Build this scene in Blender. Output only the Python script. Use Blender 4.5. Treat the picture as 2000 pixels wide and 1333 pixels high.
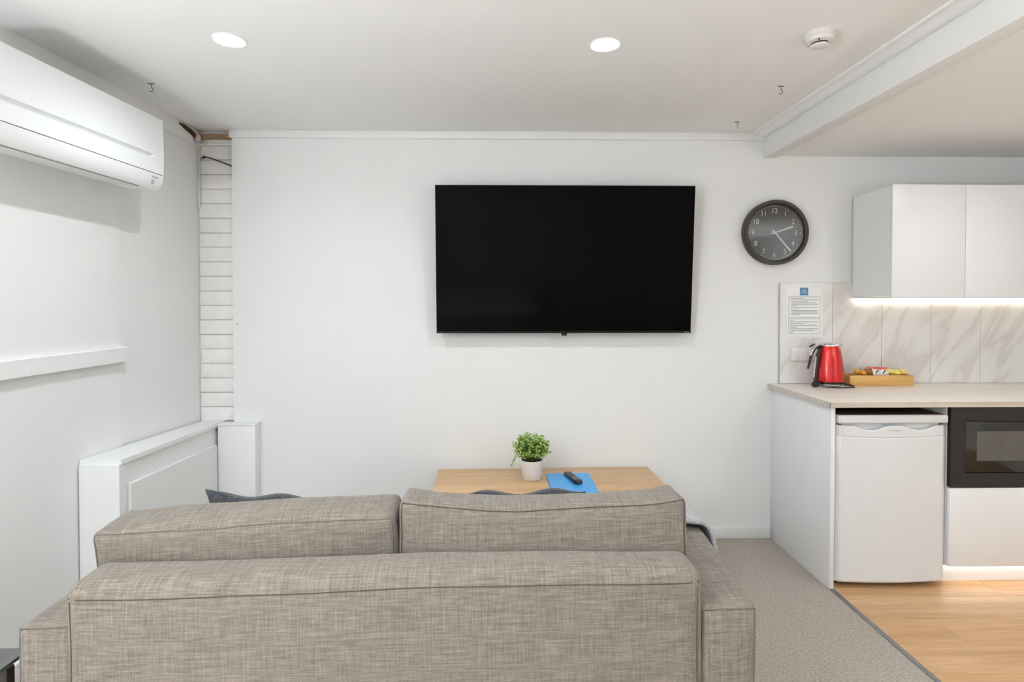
import bpy, bmesh, math, random
from mathutils import Vector, Matrix, noise as mnoise
S = bpy.context.scene
for o in list(bpy.data.objects): bpy.data.objects.remove(o)
random.seed(7)

# ------------------------------------------------------------------ camera
FPX = 1115.0; YAW = 22/1115.0; PITCH = math.radians(1.0); CAMH = 1.389
cam = bpy.data.objects.new('camera', bpy.data.cameras.new('camera'))
S.collection.objects.link(cam); S.camera = cam
cam.location = (0, 0, CAMH)
cam.rotation_euler = (math.pi/2 - PITCH, 0, -YAW)
cam.data.sensor_width = 36.0; cam.data.lens = FPX*36/2000
cam.data.shift_y = (590 - (666.5 - FPX*math.tan(PITCH)))/2000
cam.data.clip_start = 0.02

# ------------------------------------------------------------------ world, exposure
w = bpy.data.worlds.new('world'); S.world = w; w.use_nodes = True
w.node_tree.nodes['Background'].inputs[0].default_value = (0.9, 0.95, 1, 1)
w.node_tree.nodes['Background'].inputs[1].default_value = 0.3
S.view_settings.view_transform = 'Standard'; S.view_settings.look = 'None'
S.view_settings.gamma = 1.0; S.view_settings.use_curve_mapping = False
S.view_settings.exposure = -0.05
LAMP_W = 30.5         # power of each ceiling downlight
KITCHEN_W = 12.0      # power of each kitchen downlight
FILL_SHADE = 12.0          # radiance of the two added fill-lamp shades behind the viewer
LAMPCOL = (0.90, 0.965, 1.0)

# ------------------------------------------------------------------ materials
M = {}
def srgb(r, g, b):
    f = lambda c: (c/255/12.92) if c <= 10 else ((c/255+0.055)/1.055)**2.4
    return (f(r), f(g), f(b), 1)
def nm(name):
    m = bpy.data.materials.new(name); m.use_nodes = True
    nt = m.node_tree; b = nt.nodes['Principled BSDF']; M[name] = m
    return m, nt, b
def nod(nt, t, **k):
    n = nt.nodes.new(t)
    for a, v in k.items(): setattr(n, a, v)
    return n
def plain(name, col, rough=0.5, metal=0.0, spec=0.5, var=0.0, vscale=8.0, bump=0.0, bscale=200.0, coat=0.0, stretch=(1,1,1)):
    m, nt, b = nm(name)
    b.inputs['Base Color'].default_value = col; b.inputs['Roughness'].default_value = rough
    b.inputs['Metallic'].default_value = metal; b.inputs['Specular IOR Level'].default_value = spec
    b.inputs['Coat Weight'].default_value = coat; b.inputs['Coat Roughness'].default_value = 0.05
    tc = nod(nt, 'ShaderNodeTexCoord'); mp = nod(nt, 'ShaderNodeMapping'); mp.inputs['Scale'].default_value = stretch
    nt.links.new(tc.outputs['Object'], mp.inputs['Vector'])
    if var > 0:
        n = nod(nt, 'ShaderNodeTexNoise'); n.inputs['Scale'].default_value = vscale; n.inputs['Detail'].default_value = 4
        nt.links.new(mp.outputs[0], n.inputs['Vector'])
        r = nod(nt, 'ShaderNodeValToRGB')
        r.color_ramp.elements[0].position = 0.3; r.color_ramp.elements[1].position = 0.7
        r.color_ramp.elements[0].color = tuple(c*(1-var) for c in col[:3])+(1,)
        r.color_ramp.elements[1].color = tuple(min(1, c*(1+var)) for c in col[:3])+(1,)
        nt.links.new(n.outputs['Fac'], r.inputs[0]); nt.links.new(r.outputs[0], b.inputs['Base Color'])
    if bump > 0:
        n2 = nod(nt, 'ShaderNodeTexNoise'); n2.inputs['Scale'].default_value = bscale; n2.inputs['Detail'].default_value = 3
        nt.links.new(mp.outputs[0], n2.inputs['Vector'])
        bp = nod(nt, 'ShaderNodeBump'); bp.inputs['Strength'].default_value = bump; bp.inputs['Distance'].default_value = 0.002
        nt.links.new(n2.outputs['Fac'], bp.inputs['Height']); nt.links.new(bp.outputs[0], b.inputs['Normal'])
    return m
def emis(name, col, strength):
    m, nt, b = nm(name)
    b.inputs['Base Color'].default_value = (0.9, 0.9, 0.9, 1)
    b.inputs['Emission Color'].default_value = tuple(col)+(1,); b.inputs['Emission Strength'].default_value = strength
    return m
def linen(name, dark, mid, light):
    m, nt, b = nm(name); b.inputs['Roughness'].default_value = 0.95; b.inputs['Specular IOR Level'].default_value = 0.15
    b.inputs['Sheen Weight'].default_value = 0.15
    tc = nod(nt, 'ShaderNodeTexCoord')
    def streak(sc, det=3):
        mp = nod(nt, 'ShaderNodeMapping'); mp.inputs['Scale'].default_value = sc
        nt.links.new(tc.outputs['Object'], mp.inputs['Vector'])
        n = nod(nt, 'ShaderNodeTexNoise'); n.inputs['Scale'].default_value = 1; n.inputs['Detail'].default_value = det; n.inputs['Roughness'].default_value = 0.65
        nt.links.new(mp.outputs[0], n.inputs['Vector']); return n
    a = streak((14, 260, 260)); c = streak((260, 12, 12)); d = streak((3, 3, 3)); e = streak((60, 700, 700), 1); g = streak((700, 60, 60), 1)
    def math2(op, x, y, fac=None):
        n = nod(nt, 'ShaderNodeMath', operation=op)
        for i, v in enumerate((x, y)):
            if hasattr(v, 'outputs'): nt.links.new(v.outputs[0], n.inputs[i])
            else: n.inputs[i].default_value = v
        return n
    s1 = math2('ADD', math2('MULTIPLY', a, 0.42), math2('MULTIPLY', c, 0.34))
    s2 = math2('ADD', math2('MULTIPLY', e, 0.12), math2('MULTIPLY', g, 0.12))
    s = math2('ADD', s1, s2)
    r = nod(nt, 'ShaderNodeValToRGB'); cr = r.color_ramp
    cr.elements[0].position = 0.38; cr.elements[0].color = dark
    cr.elements[1].position = 0.62; cr.elements[1].color = light
    x = cr.elements.new(0.50); x.color = mid
    nt.links.new(s.outputs[0], r.inputs[0]); nt.links.new(r.outputs[0], b.inputs['Base Color'])
    bp = nod(nt, 'ShaderNodeBump'); bp.inputs['Strength'].default_value = 0.35; bp.inputs['Distance'].default_value = 0.0015
    nt.links.new(s.outputs[0], bp.inputs['Height']); nt.links.new(bp.outputs[0], b.inputs['Normal'])
    return m
def wood(name, c1, c2, c3, rough=0.45, grain=(1.2, 22, 22), rnd=0.0, fine=0.25, spec=0.5):
    m, nt, b = nm(name); b.inputs['Roughness'].default_value = rough; b.inputs['Specular IOR Level'].default_value = spec
    tc = nod(nt, 'ShaderNodeTexCoord'); mp = nod(nt, 'ShaderNodeMapping'); mp.inputs['Scale'].default_value = grain
    oi = nod(nt, 'ShaderNodeObjectInfo'); vm = nod(nt, 'ShaderNodeVectorMath', operation='SCALE'); vm.inputs['Scale'].default_value = 37.0
    cb = nod(nt, 'ShaderNodeCombineXYZ')
    for i in range(3): nt.links.new(oi.outputs['Random'], cb.inputs[i])
    nt.links.new(cb.outputs[0], vm.inputs[0])
    va = nod(nt, 'ShaderNodeVectorMath', operation='ADD')
    nt.links.new(tc.outputs['Object'], va.inputs[0]); nt.links.new(vm.outputs[0], va.inputs[1]); nt.links.new(va.outputs[0], mp.inputs['Vector'])
    n = nod(nt, 'ShaderNodeTexNoise'); n.inputs['Scale'].default_value = 1; n.inputs['Detail'].default_value = 6; n.inputs['Roughness'].default_value = 0.6; n.inputs['Distortion'].default_value = 0.6
    nt.links.new(mp.outputs[0], n.inputs['Vector'])
    mp2 = nod(nt, 'ShaderNodeMapping'); mp2.inputs['Scale'].default_value = tuple(g*7 for g in grain)
    nt.links.new(va.outputs[0], mp2.inputs['Vector'])
    n2 = nod(nt, 'ShaderNodeTexNoise'); n2.inputs['Scale'].default_value = 1; n2.inputs['Detail'].default_value = 2
    nt.links.new(mp2.outputs[0], n2.inputs['Vector'])
    mx = nod(nt, 'ShaderNodeMix'); mx.inputs[0].default_value = fine
    nt.links.new(n.outputs['Fac'], mx.inputs[2]); nt.links.new(n2.outputs['Fac'], mx.inputs[3])
    r = nod(nt, 'ShaderNodeValToRGB'); cr = r.color_ramp
    cr.elements[0].position = 0.33; cr.elements[0].color = c1; cr.elements[1].position = 0.68; cr.elements[1].color = c3
    e = cr.elements.new(0.5); e.color = c2
    nt.links.new(mx.outputs[0], r.inputs[0])
    out = r
    if rnd > 0:
        hs = nod(nt, 'ShaderNodeHueSaturation'); mr = nod(nt, 'ShaderNodeMapRange')
        mr.inputs[3].default_value = 1-rnd; mr.inputs[4].default_value = 1+rnd
        nt.links.new(oi.outputs['Random'], mr.inputs[0]); nt.links.new(mr.outputs[0], hs.inputs['Value']); nt.links.new(r.outputs[0], hs.inputs['Color'])
        out = hs
    nt.links.new(out.outputs[0], b.inputs['Base Color'])
    return m
def marble(name):
    m, nt, b = nm(name); b.inputs['Roughness'].default_value = 0.25
    tc = nod(nt, 'ShaderNodeTexCoord'); mp = nod(nt, 'ShaderNodeMapping'); mp.vector_type = 'TEXTURE'; mp.inputs['Rotation'].default_value = (0, math.radians(-57), 0); mp.inputs['Scale'].default_value = (1.7, 1, 0.36)
    nt.links.new(tc.outputs['Object'], mp.inputs['Vector'])
    n = nod(nt, 'ShaderNodeTexNoise'); n.inputs['Scale'].default_value = 1.5; n.inputs['Detail'].default_value = 5; n.inputs['Roughness'].default_value = 0.5; n.inputs['Distortion'].default_value = 0.4
    nt.links.new(mp.outputs[0], n.inputs['Vector'])
    r = nod(nt, 'ShaderNodeValToRGB'); cr = r.color_ramp
    base = srgb(238, 236, 233)
    cr.elements[0].position = 0.44; cr.elements[0].color = base; cr.elements[1].position = 0.56; cr.elements[1].color = base
    e = cr.elements.new(0.497); e.color = srgb(222, 217, 212)
    e = cr.elements.new(0.47); e.color = srgb(234, 231, 227)
    e = cr.elements.new(0.51); e.color = srgb(228, 224, 219)
    nt.links.new(n.outputs['Fac'], r.inputs[0]); nt.links.new(r.outputs[0], b.inputs['Base Color'])
    return m
def glassy(name, tint, ior=1.45, gloss_boost=0.0):
    m = bpy.data.materials.new(name); m.use_nodes = True; nt = m.node_tree; nt.nodes.clear(); M[name] = m
    out = nod(nt, 'ShaderNodeOutputMaterial'); mix = nod(nt, 'ShaderNodeMixShader'); tr = nod(nt, 'ShaderNodeBsdfTransparent'); gl = nod(nt, 'ShaderNodeBsdfGlossy')
    tr.inputs[0].default_value = tint; gl.inputs['Roughness'].default_value = 0.02
    fr = nod(nt, 'ShaderNodeFresnel'); fr.inputs[0].default_value = ior
    ad = nod(nt, 'ShaderNodeMath', operation='ADD'); ad.inputs[1].default_value = gloss_boost; nt.links.new(fr.outputs[0], ad.inputs[0])
    nt.links.new(ad.outputs[0], mix.inputs[0]); nt.links.new(tr.outputs[0], mix.inputs[1]); nt.links.new(gl.outputs[0], mix.inputs[2]); nt.links.new(mix.outputs[0], out.inputs[0])
    return m

plain('wall_paint', srgb(238, 238, 237), 0.55, spec=0.3, var=0.008, vscale=1.5, bump=0.05, bscale=60)
plain('ceiling_paint', srgb(247, 246, 245), 0.7, spec=0.2, var=0.008, vscale=1.2, bump=0.05, bscale=50)
plain('trim_paint', srgb(238, 238, 237), 0.4, spec=0.4)
plain('brick_paint', srgb(242, 239, 236), 0.6, var=0.03, vscale=25, bump=0.5, bscale=90)
plain('mortar', srgb(222, 218, 214), 0.8, var=0.06, vscale=40, bump=0.5, bscale=120)
plain('raw_timber', srgb(168, 138, 108), 0.9, var=0.25, vscale=20, stretch=(1, 6, 6))
plain('dark_gap', srgb(70, 48, 34), 0.95, var=0.3, vscale=40)
plain('plaster_raw', srgb(214, 206, 196), 0.9, var=0.08, vscale=60, bump=0.6, bscale=150)
plain('galvanised', srgb(205, 210, 214), 0.45, metal=0.3, var=0.06, vscale=80)
plain('carpet', srgb(178, 168, 158), 1.0, spec=0.05, var=0.24, vscale=110, bump=1.0, bscale=300)
plain('strip_metal', srgb(140, 138, 140), 0.4, metal=0.4)
plain('ac_white', srgb(240, 241, 242), 0.35, spec=0.45)
plain('ac_under', srgb(228, 227, 226), 0.5)
plain('dark_slot', srgb(52, 52, 54), 0.8)
plain('grey_mark', srgb(176, 177, 179), 0.6)
plain('tv_screen', (0.0022, 0.0021, 0.002, 1), 0.08, spec=0.05)
plain('tv_case', srgb(16, 16, 16), 0.4, spec=0.3)
plain('white_mark', srgb(190, 190, 188), 0.6)
plain('clock_black', srgb(58, 50, 45), 0.35, spec=0.4)
plain('dial_black', srgb(72, 68, 66), 0.7, spec=0.1)
plain('clock_white', srgb(238, 238, 234), 0.6)
glassy('clock_glass', (1, 1, 1, 1), 1.5, 0.03)
plain('cabinet_white', srgb(239, 239, 240), 0.3, spec=0.5)
plain('fridge_white', srgb(230, 231, 233), 0.3, spec=0.45)
plain('fridge_top_shade', srgb(84, 62, 46), 0.6, var=0.15, vscale=20)  # dark brown stands for the shade in the gap under the worktop
plain('gasket', srgb(150, 150, 150), 0.7)
plain('chipboard', srgb(150, 122, 96), 0.8, var=0.15, vscale=60)
plain('mw_black', srgb(34, 32, 31), 0.4, spec=0.4)
plain('mw_glass', srgb(22, 21, 20), 0.06, spec=0.6)
plain('mw_screen', srgb(92, 88, 84), 0.2, spec=0.5, var=0.1, vscale=12)
marble('marble_tile')
plain('grout', srgb(190, 184, 178), 0.9)
wood('worktop', srgb(226, 217, 207), srgb(234, 226, 217), srgb(240, 233, 226), 0.4, (1.5, 26, 26))
wood('worktop_edge', srgb(190, 178, 164), srgb(205, 194, 181), srgb(216, 206, 194), 0.45, (1.5, 26, 26))
wood('oak_table', srgb(190, 150, 108), srgb(209, 170, 126), srgb(221, 185, 142), 0.4, (1.3, 20, 20))
wood('plank', srgb(186, 142, 98), srgb(205, 163, 118), srgb(222, 184, 140), 0.38, (1.1, 17, 17), rnd=0.06)
wood('bamboo', srgb(203, 152, 84), srgb(219, 172, 102), srgb(231, 190, 122), 0.4, (2, 60, 60), rnd=0.05)
plain('plank_bed', srgb(120, 88, 60), 0.8)
linen('sofa_linen', srgb(104, 95, 86), srgb(128, 119, 109), srgb(150, 141, 131))
plain('sofa_piping', srgb(120, 110, 99), 0.95, spec=0.1, var=0.15, vscale=300)
plain('sofa_seam', srgb(92, 83, 74), 0.95, spec=0.1)
plain('foot_dark', srgb(40, 34, 30), 0.5)
linen('pillow_dark', srgb(44, 46, 49), srgb(66, 68, 72), srgb(92, 94, 98))
linen('throw_grey', srgb(130, 132, 136), srgb(176, 178, 181), srgb(214, 215, 217))
plain('table_glass_edge', srgb(60, 84, 80), 0.1)
glassy('table_glass', (0.90, 0.95, 0.93, 1), 1.5, 0.3)
plain('leg_brown', srgb(44, 34, 26), 0.4)
plain('leg_cap', srgb(200, 200, 200), 0.25, metal=0.9)
plain('kettle_red', srgb(206, 22, 20), 0.22, metal=0.55, spec=0.6, coat=0.6)
plain('chrome', srgb(225, 225, 226), 0.12, metal=1.0)
plain('black_plastic', srgb(28, 26, 26), 0.35)
plain('gauge', srgb(205, 210, 210), 0.15)
plain('pot_white', srgb(232, 228, 225), 0.7, var=0.05, vscale=30, bump=0.5, bscale=60)
plain('soil', srgb(60, 48, 34), 1.0, var=0.3, vscale=60)
plain('leaf_a', srgb(116, 156, 54), 0.5, var=0.3, vscale=90)
plain('leaf_b', srgb(178, 204, 112), 0.5, var=0.25, vscale=90)
plain('leaf_c', srgb(62, 104, 36), 0.5, var=0.3, vscale=90)
plain('stem', srgb(110, 112, 60), 0.7)
plain('folder_blue', srgb(62, 166, 236), 0.3, spec=0.5)
plain('paper', srgb(244, 244, 243), 0.8)
plain('remote_black', srgb(36, 36, 40), 0.4)
plain('button_grey', srgb(150, 150, 156), 0.5)
plain('button_red', srgb(190, 40, 40), 0.5)
plain('button_blue', srgb(70, 90, 190), 0.5)
plain('laminate', srgb(240, 240, 241), 0.15, spec=0.5)
plain('print_grey', srgb(140, 140, 144), 0.9)
plain('print_dark', srgb(120, 120, 126), 0.9)
plain('logo_blue', srgb(92, 142, 184), 0.8)
plain('logo_pale', srgb(190, 215, 235), 0.8)
plain('socket_white', srgb(240, 240, 240), 0.3)
plain('slot_grey', srgb(120, 120, 122), 0.7)
plain('hook_brown', srgb(120, 108, 92), 0.5, metal=0.5)
plain('cable_brown', srgb(72, 62, 56), 0.7)
plain('detector_white', srgb(226, 222, 216), 0.5)
plain('gold_wrap', srgb(222, 160, 54), 0.3, metal=0.3, var=0.3, vscale=60)
plain('brown_wrap', srgb(150, 92, 40), 0.4, var=0.2, vscale=60)
plain('red_wrap', srgb(206, 92, 62), 0.35, var=0.15, vscale=50)
plain('white_wrap', srgb(236, 230, 224), 0.35)
plain('black_print', srgb(44, 42, 50), 0.6)
plain('yellow_wrap', srgb(240, 216, 120), 0.4, var=0.12, vscale=60)
plain('cream_board', srgb(226, 218, 198), 0.5)
plain('alu', srgb(190, 190, 190), 0.35, metal=0.7)
emis('lamp_lens', LAMPCOL, 12.0)
emis('fill_shade', LAMPCOL, FILL_SHADE); emis('dim_fill_shade', LAMPCOL, FILL_SHADE*0.3); emis('fill_up_glow', LAMPCOL, FILL_SHADE*21)  # glow of the unseen, added fill lamps: shade sides and upward discs
emis('led_warm', (1.0, 0.88, 0.72), 5.0)
emis('led_kick', (1.0, 0.91, 0.78), 12.0)
plain('bed_linen', srgb(244, 244, 244), 0.9, spec=0.1)
plain('door_paint', srgb(225, 224, 221), 0.4)

# ------------------------------------------------------------------ helpers
COL = S.collection
def setp(o, label=None, cat=None, group=None, kind=None):
    if label: o['label'] = label
    if cat: o['category'] = cat
    if group: o['group'] = group
    if kind: o['kind'] = kind
    return o
def thing(name, label, cat, loc=(0, 0, 0), rot=(0, 0, 0), group=None):
    o = bpy.data.objects.new(name, None); COL.objects.link(o); o.empty_display_size = 0.05
    o.location = loc; o.rotation_euler = rot
    return setp(o, label, cat, group)
def obj(name, bm, mat, parent=None, smooth=False, loc=None, mats=None, angle=None):
    me = bpy.data.meshes.new(name)
    bmesh.ops.recalc_face_normals(bm, faces=bm.faces[:]) if smooth != 'keep' else None
    bm.to_mesh(me); bm.free()
    for m in (mats or [mat]): me.materials.append(M[m])
    if smooth:
        for p in me.polygons: p.use_smooth = True
        if angle:
            me.set_sharp_from_angle(angle=math.radians(angle))
    o = bpy.data.objects.new(name, me); COL.objects.link(o)
    if parent: o.parent = parent
    if loc: o.location = loc
    return o
def wloc(p):
    v = Vector((0, 0, 0))
    while p: v += p.location; p = p.parent
    return v
def bm_box(x0, x1, y0, y1, z0, z1, bevel=0.0, seg=2, bm=None):
    own = bm is None
    b = bmesh.new()
    vs = [b.verts.new((x, y, z)) for z in (z0, z1) for y in (y0, y1) for x in (x0, x1)]
    for f in ((0,2,3,1),(4,5,7,6),(0,1,5,4),(2,6,7,3),(0,4,6,2),(1,3,7,5)): b.faces.new([vs[i] for i in f])
    if bevel > 0: bmesh.ops.bevel(b, geom=b.edges[:], offset=bevel, segments=seg, affect='EDGES', profile=0.5)
    if own: return b
    me = bpy.data.meshes.new('t'); b.to_mesh(me); b.free(); bm.from_mesh(me); bpy.data.meshes.remove(me)
    return bm
def box(name, x0, x1, y0, y1, z0, z1, mat, parent=None, bevel=0.0, seg=2, smooth=None):
    """world coordinates; parent (unrotated) offset removed"""
    o = wloc(parent) if parent else Vector()
    b = bm_box(x0-o.x, x1-o.x, y0-o.y, y1-o.y, z0-o.z, z1-o.z, bevel, seg)
    return obj(name, b, mat, parent, smooth=bool(bevel) if smooth is None else smooth, angle=35 if bevel else None)
def lbox(name, x0, x1, y0, y1, z0, z1, mat, parent=None, bevel=0.0, seg=2):
    b = bm_box(x0, x1, y0, y1, z0, z1, bevel, seg)
    return obj(name, b, mat, parent, smooth=bool(bevel), angle=35 if bevel else None)
def prism(pts, axis_pts_fn, n):  # generic section sweep: sections of equal-length loops
    b = bmesh.new(); rings = []
    for i in range(n): rings.append([b.verts.new(p) for p in axis_pts_fn(i)])
    k = len(rings[0])
    for i in range(n-1):
        for j in range(k):
            b.faces.new((rings[i][j], rings[i][(j+1) % k], rings[i+1][(j+1) % k], rings[i+1][j]))
    b.faces.new(rings[0][::-1]); b.faces.new(rings[-1])
    return b
def lathe(prof, seg=48, cap=True):
    b = bmesh.new(); rings = []
    for r, z in prof:
        if r < 1e-6: rings.append([b.verts.new((0, 0, z))])
        else: rings.append([b.verts.new((r*math.cos(2*math.pi*i/seg), r*math.sin(2*math.pi*i/seg), z)) for i in range(seg)])
    for a, c in zip(rings, rings[1:]):
        if len(a) == 1 and len(c) == 1: continue
        for i in range(seg):
            j = (i+1) % seg
            if len(a) == 1: b.faces.new((a[0], c[j], c[i]))
            elif len(c) == 1: b.faces.new((a[i], a[j], c[0]))
            else: b.faces.new((a[i], a[j], c[j], c[i]))
    if cap:
        for r_ in (rings[0], rings[-1]):
            if len(r_) > 1: b.faces.new(r_)
    return b
def smoothpath(pts, sub=8, closed=False):
    P = [Vector(p) for p in pts]; out = []; n = len(P)
    rng = range(n if closed else n-1)
    for i in rng:
        p1, p2 = P[i], P[(i+1) % n]
        p0 = P[i-1] if (closed or i > 0) else p1*2-p2
        p3 = P[(i+2) % n] if (closed or i+2 < n) else p2*2-p1
        for s in range(sub):
            t = s/sub
            out.append(0.5*((2*p1)+(p2-p0)*t+(2*p0-5*p1+4*p2-p3)*t*t+(3*p1-p0-3*p2+p3)*t**3))
    if not closed: out.append(P[-1].copy())
    return out
def tube(path, rad, seg=8, closed=False, flat=None, bm=None):
    b = bm or bmesh.new(); n = len(path); rings = []
    up = Vector((0.13, 0.31, 0.94)).normalized(); prev = None
    for i, p in enumerate(path):
        t = (path[(i+1) % n]-path[i-1]) if closed else (path[min(i+1, n-1)]-path[max(i-1, 0)])
        t.normalize()
        if prev is None: u = t.cross(up).normalized()
        else: u = (prev-t*prev.dot(t)).normalized()
        prev = u; v = t.cross(u)
        r = rad(i/(n-1)) if callable(rad) else rad
        ru, rv = (r, r) if not isinstance(r, tuple) else r
        rings.append([b.verts.new(p+u*ru*math.cos(2*math.pi*k/seg)+v*rv*math.sin(2*math.pi*k/seg)) for k in range(seg)])
    m = n if closed else n-1
    for i in range(m):
        A, B = rings[i], rings[(i+1) % n]
        for k in range(seg): b.faces.new((A[k], A[(k+1) % seg], B[(k+1) % seg], B[k]))
    if not closed:
        b.faces.new(rings[0][::-1]); b.faces.new(rings[-1])
    return b
def text_mesh(name, body, size, mat, parent, loc, rot, extrude=0.0004, shear=0.0, align='CENTER', sx=1.0):
    cu = bpy.data.curves.new(name, 'FONT'); cu.body = body; cu.size = size; cu.extrude = extrude; cu.align_x = align; cu.align_y = 'CENTER'; cu.shear = shear
    cu.resolution_u = 3
    t = bpy.data.objects.new('tmp', cu); COL.objects.link(t)
    dg = bpy.context.evaluated_depsgraph_get(); me = bpy.data.meshes.new_from_object(t.evaluated_get(dg))
    bpy.data.objects.remove(t); bpy.data.curves.remove(cu)
    me.name = name; me.materials.clear(); me.materials.append(M[mat])
    o = bpy.data.objects.new(name, me); COL.objects.link(o)
    if parent: o.parent = parent
    o.location = loc; o.rotation_euler = rot; o.scale = (sx, 1, 1)
    return o
def copy_of(o, parent=None):
    c = o.copy(); COL.objects.link(c); c.parent = parent
    return c
FACE = (math.pi/2, 0, 0)     # text standing upright, facing -Y

# ------------------------------------------------------------------ room shell
WY = 3.31          # face of the back wall
CZ = 2.37          # main ceiling
SZ = 2.238         # lower ceiling over the kitchen
XR = 3.45          # right wall
YB = -2.6          # rear wall
T = 0.035          # slight splay of the left wall
def LX(y): return -1.742-T*(3.33-y)
def struct(o): o['kind'] = 'structure'; return o

# carpet
fl = struct(box('floor', -2.1, 1.60, YB, WY+0.12, -0.06, 0.0, 'carpet'))
# timber floor of the kitchen: planks on a bed
pb = struct(box('floor', 1.60, XR, YB, WY+0.12, -0.06, -0.006, 'plank_bed'))
plank_mesh = {}
py = -1.2; row = 0
while py < WY-0.02:
    pw = 0.182
    x = 1.606-(0.37*row % 1.22)
    while x < XR:
        x0 = max(x, 1.604); x1 = min(x+1.22, XR)
        if x1-x0 > 0.03:
            y1 = min(py+pw, WY)
            box('plank', x0+0.0006, x1-0.0006, py+0.0006, y1-0.0006, -0.006, 0.0015, 'plank', pb, bevel=0.0008, seg=1)
        x += 1.22
    py += pw; row += 1
# back wall : plasterboard face, brick strip behind it at the left corner
struct(box('wall_back', -1.538, XR+0.1, WY, WY+0.14, 0, 2.6, 'wall_paint'))
wb = struct(box('wall_back', -2.1, -1.538, WY+0.030, WY+0.14, 0, 2.6, 'mortar'))
z = 0.70; pitch = 0.0838; k = 0
while z < 2.30:
    h = pitch-0.0055
    d = random.uniform(-0.003, 0.003)
    bm = bm_box(-1.735+random.uniform(-0.003, 0.003), -1.545, WY+0.022+d, WY+0.06, z+random.uniform(-.001, .001), z+h+random.uniform(-.0015, .0015), 0.004, 2)
    for v in bm.verts:
        v.co += Vector((0, mnoise.noise(v.co*30+Vector((k, 0, 0)))*0.002, mnoise.noise(v.co*18+Vector((0, k*3, 0)))*0.003))
    obj('brick', bm, 'brick_paint', wb, smooth=True, angle=40)
    z += pitch; k += 1
# left wall: nearer plaster sheet stands a little proud, farther one set back
def left_sheet(y0, y1, z0, z1, proud, thick=0.16):
    b = bmesh.new()
    pts = [(LX(y0)+proud, y0), (LX(y1)+proud, y1), (LX(y1)-thick, y1), (LX(y0)-thick, y0)]
    lo = [b.verts.new((x, y, z0)) for x, y in pts]; hi = [b.verts.new((x, y, z1)) for x, y in pts]
    b.faces.new(lo); b.faces.new(hi[::-1])
    for i in range(4): b.faces.new((lo[i], lo[(i+1) % 4], hi[(i+1) % 4], hi[i]))
    return b
struct(obj('wall_left', left_sheet(YB, 2.672, 0, 2.6, 0.010), 'wall_paint'))
struct(obj('wall_left', left_sheet(2.672, WY+0.036, 0, 2.6, 0.0), 'wall_paint'))
struct(box('wall_right', XR, XR+0.1, YB, WY+0.1, 0, 2.6, 'wall_paint'))
struct(box('wall_rear', -2.3, XR+0.1, YB-0.1, YB, 0, 2.6, 'wall_paint'))
struct(box('ceiling', -2.3, 1.60, YB, WY+0.14, CZ, CZ+0.1, 'ceiling_paint'))
struct(box('ceiling', 1.60, XR+0.1, YB, WY+0.14, SZ, CZ+0.1, 'ceiling_paint'))
# boxed beam with a cove bead on its left
bx0 = 1.53
struct(box('trim_1', bx0, 1.605, YB, WY, SZ-0.012, CZ, 'ceiling_paint', bevel=0.004))
prof = [(0, 0), (0, -0.028), (-0.012, -0.030), (-0.026, -0.026), (-0.040, -0.017), (-0.052, -0.012), (-0.070, -0.012), (-0.070, 0)]
struct(obj('trim_2', prism(None, lambda i: [(bx0+a, (YB, WY)[i], CZ+c) for a, c in prof], 2), 'ceiling_paint', smooth=True, angle=40))
# cornice strips
struct(box('trim_3', -1.548, bx0, WY-0.016, WY, CZ-0.044, CZ, 'trim_paint', bevel=0.003))
b = bmesh.new()
ys = (YB, 3.27)
q = [[(LX(y)+0.010, y, CZ-0.085), (LX(y)+0.014, y, CZ), (LX(y)-0.01, y, CZ), (LX(y)-0.01, y, CZ-0.085)] for y in ys]
struct(obj('trim_4', prism(None, lambda i: q[i], 2), 'trim_paint'))
# wall rail on the left wall
q = [[(LX(y)+0.038, y, 1.114), (LX(y)+0.038, y, 1.178), (LX(y)+0.034, y, 1.182), (LX(y)+0.0, y, 1.182), (LX(y)+0.0, y, 1.114)] for y in (YB, 2.685)]
struct(obj('trim_5', prism(None, lambda i: q[i], 2), 'trim_paint'))
# baseboards
struct(box('baseboard_back', -1.35, 1.583, WY-0.014, WY, 0, 0.068, 'trim_paint', bevel=0.003))
q = [[(LX(y)+0.024, y, 0), (LX(y)+0.024, y, 0.068), (LX(y)+0.005, y, 0.068), (LX(y)+0.005, y, 0)] for y in (YB, 2.40)]
struct(obj('baseboard_left', prism(None, lambda i: q[i], 2), 'trim_paint'))
struct(box('baseboard_rear', -1.9, XR, YB, YB+0.014, 0, 0.068, 'trim_paint', bevel=0.003))
# door in the rear wall (behind the viewer)
dr = struct(box('door_1', 1.5, 2.3, YB, YB+0.045, 0.005, 2.04, 'door_paint', bevel=0.004))
for nme, a in (('door_frame', (1.43, 1.5, YB, YB+0.03, 0, 2.1)), ('door_frame', (2.3, 2.37, YB, YB+0.03, 0, 2.1)), ('door_frame', (1.5, 2.3, YB, YB+0.03, 2.04, 2.1))):
    struct(box(nme, *a, 'trim_paint', dr))
hb = tube(smoothpath([(1.57, YB+0.045, 1.0), (1.57, YB+0.09, 1.0), (1.62, YB+0.095, 1.0), (1.69, YB+0.095, 1.0)]), 0.009)
obj('door_handle', hb, 'chrome', dr, smooth=True)
# metal joint strip between carpet and planks
struct(box('trim_6', 1.585, 1.607, YB, 2.715, 0, 0.004, 'strip_metal', bevel=0.0015))
# small dark nail in the wall by the brick strip
setp(obj('nail', lathe([(0, -0.006), (0.003, -0.006), (0.003, 0.002), (0, 0.002)], 10), 'black_print', loc=(-1.515, WY, 1.262)), 'tiny dark nail in white wall right of the brick strip', 'nail').rotation_euler = (math.pi/2, 0, 0)

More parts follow.
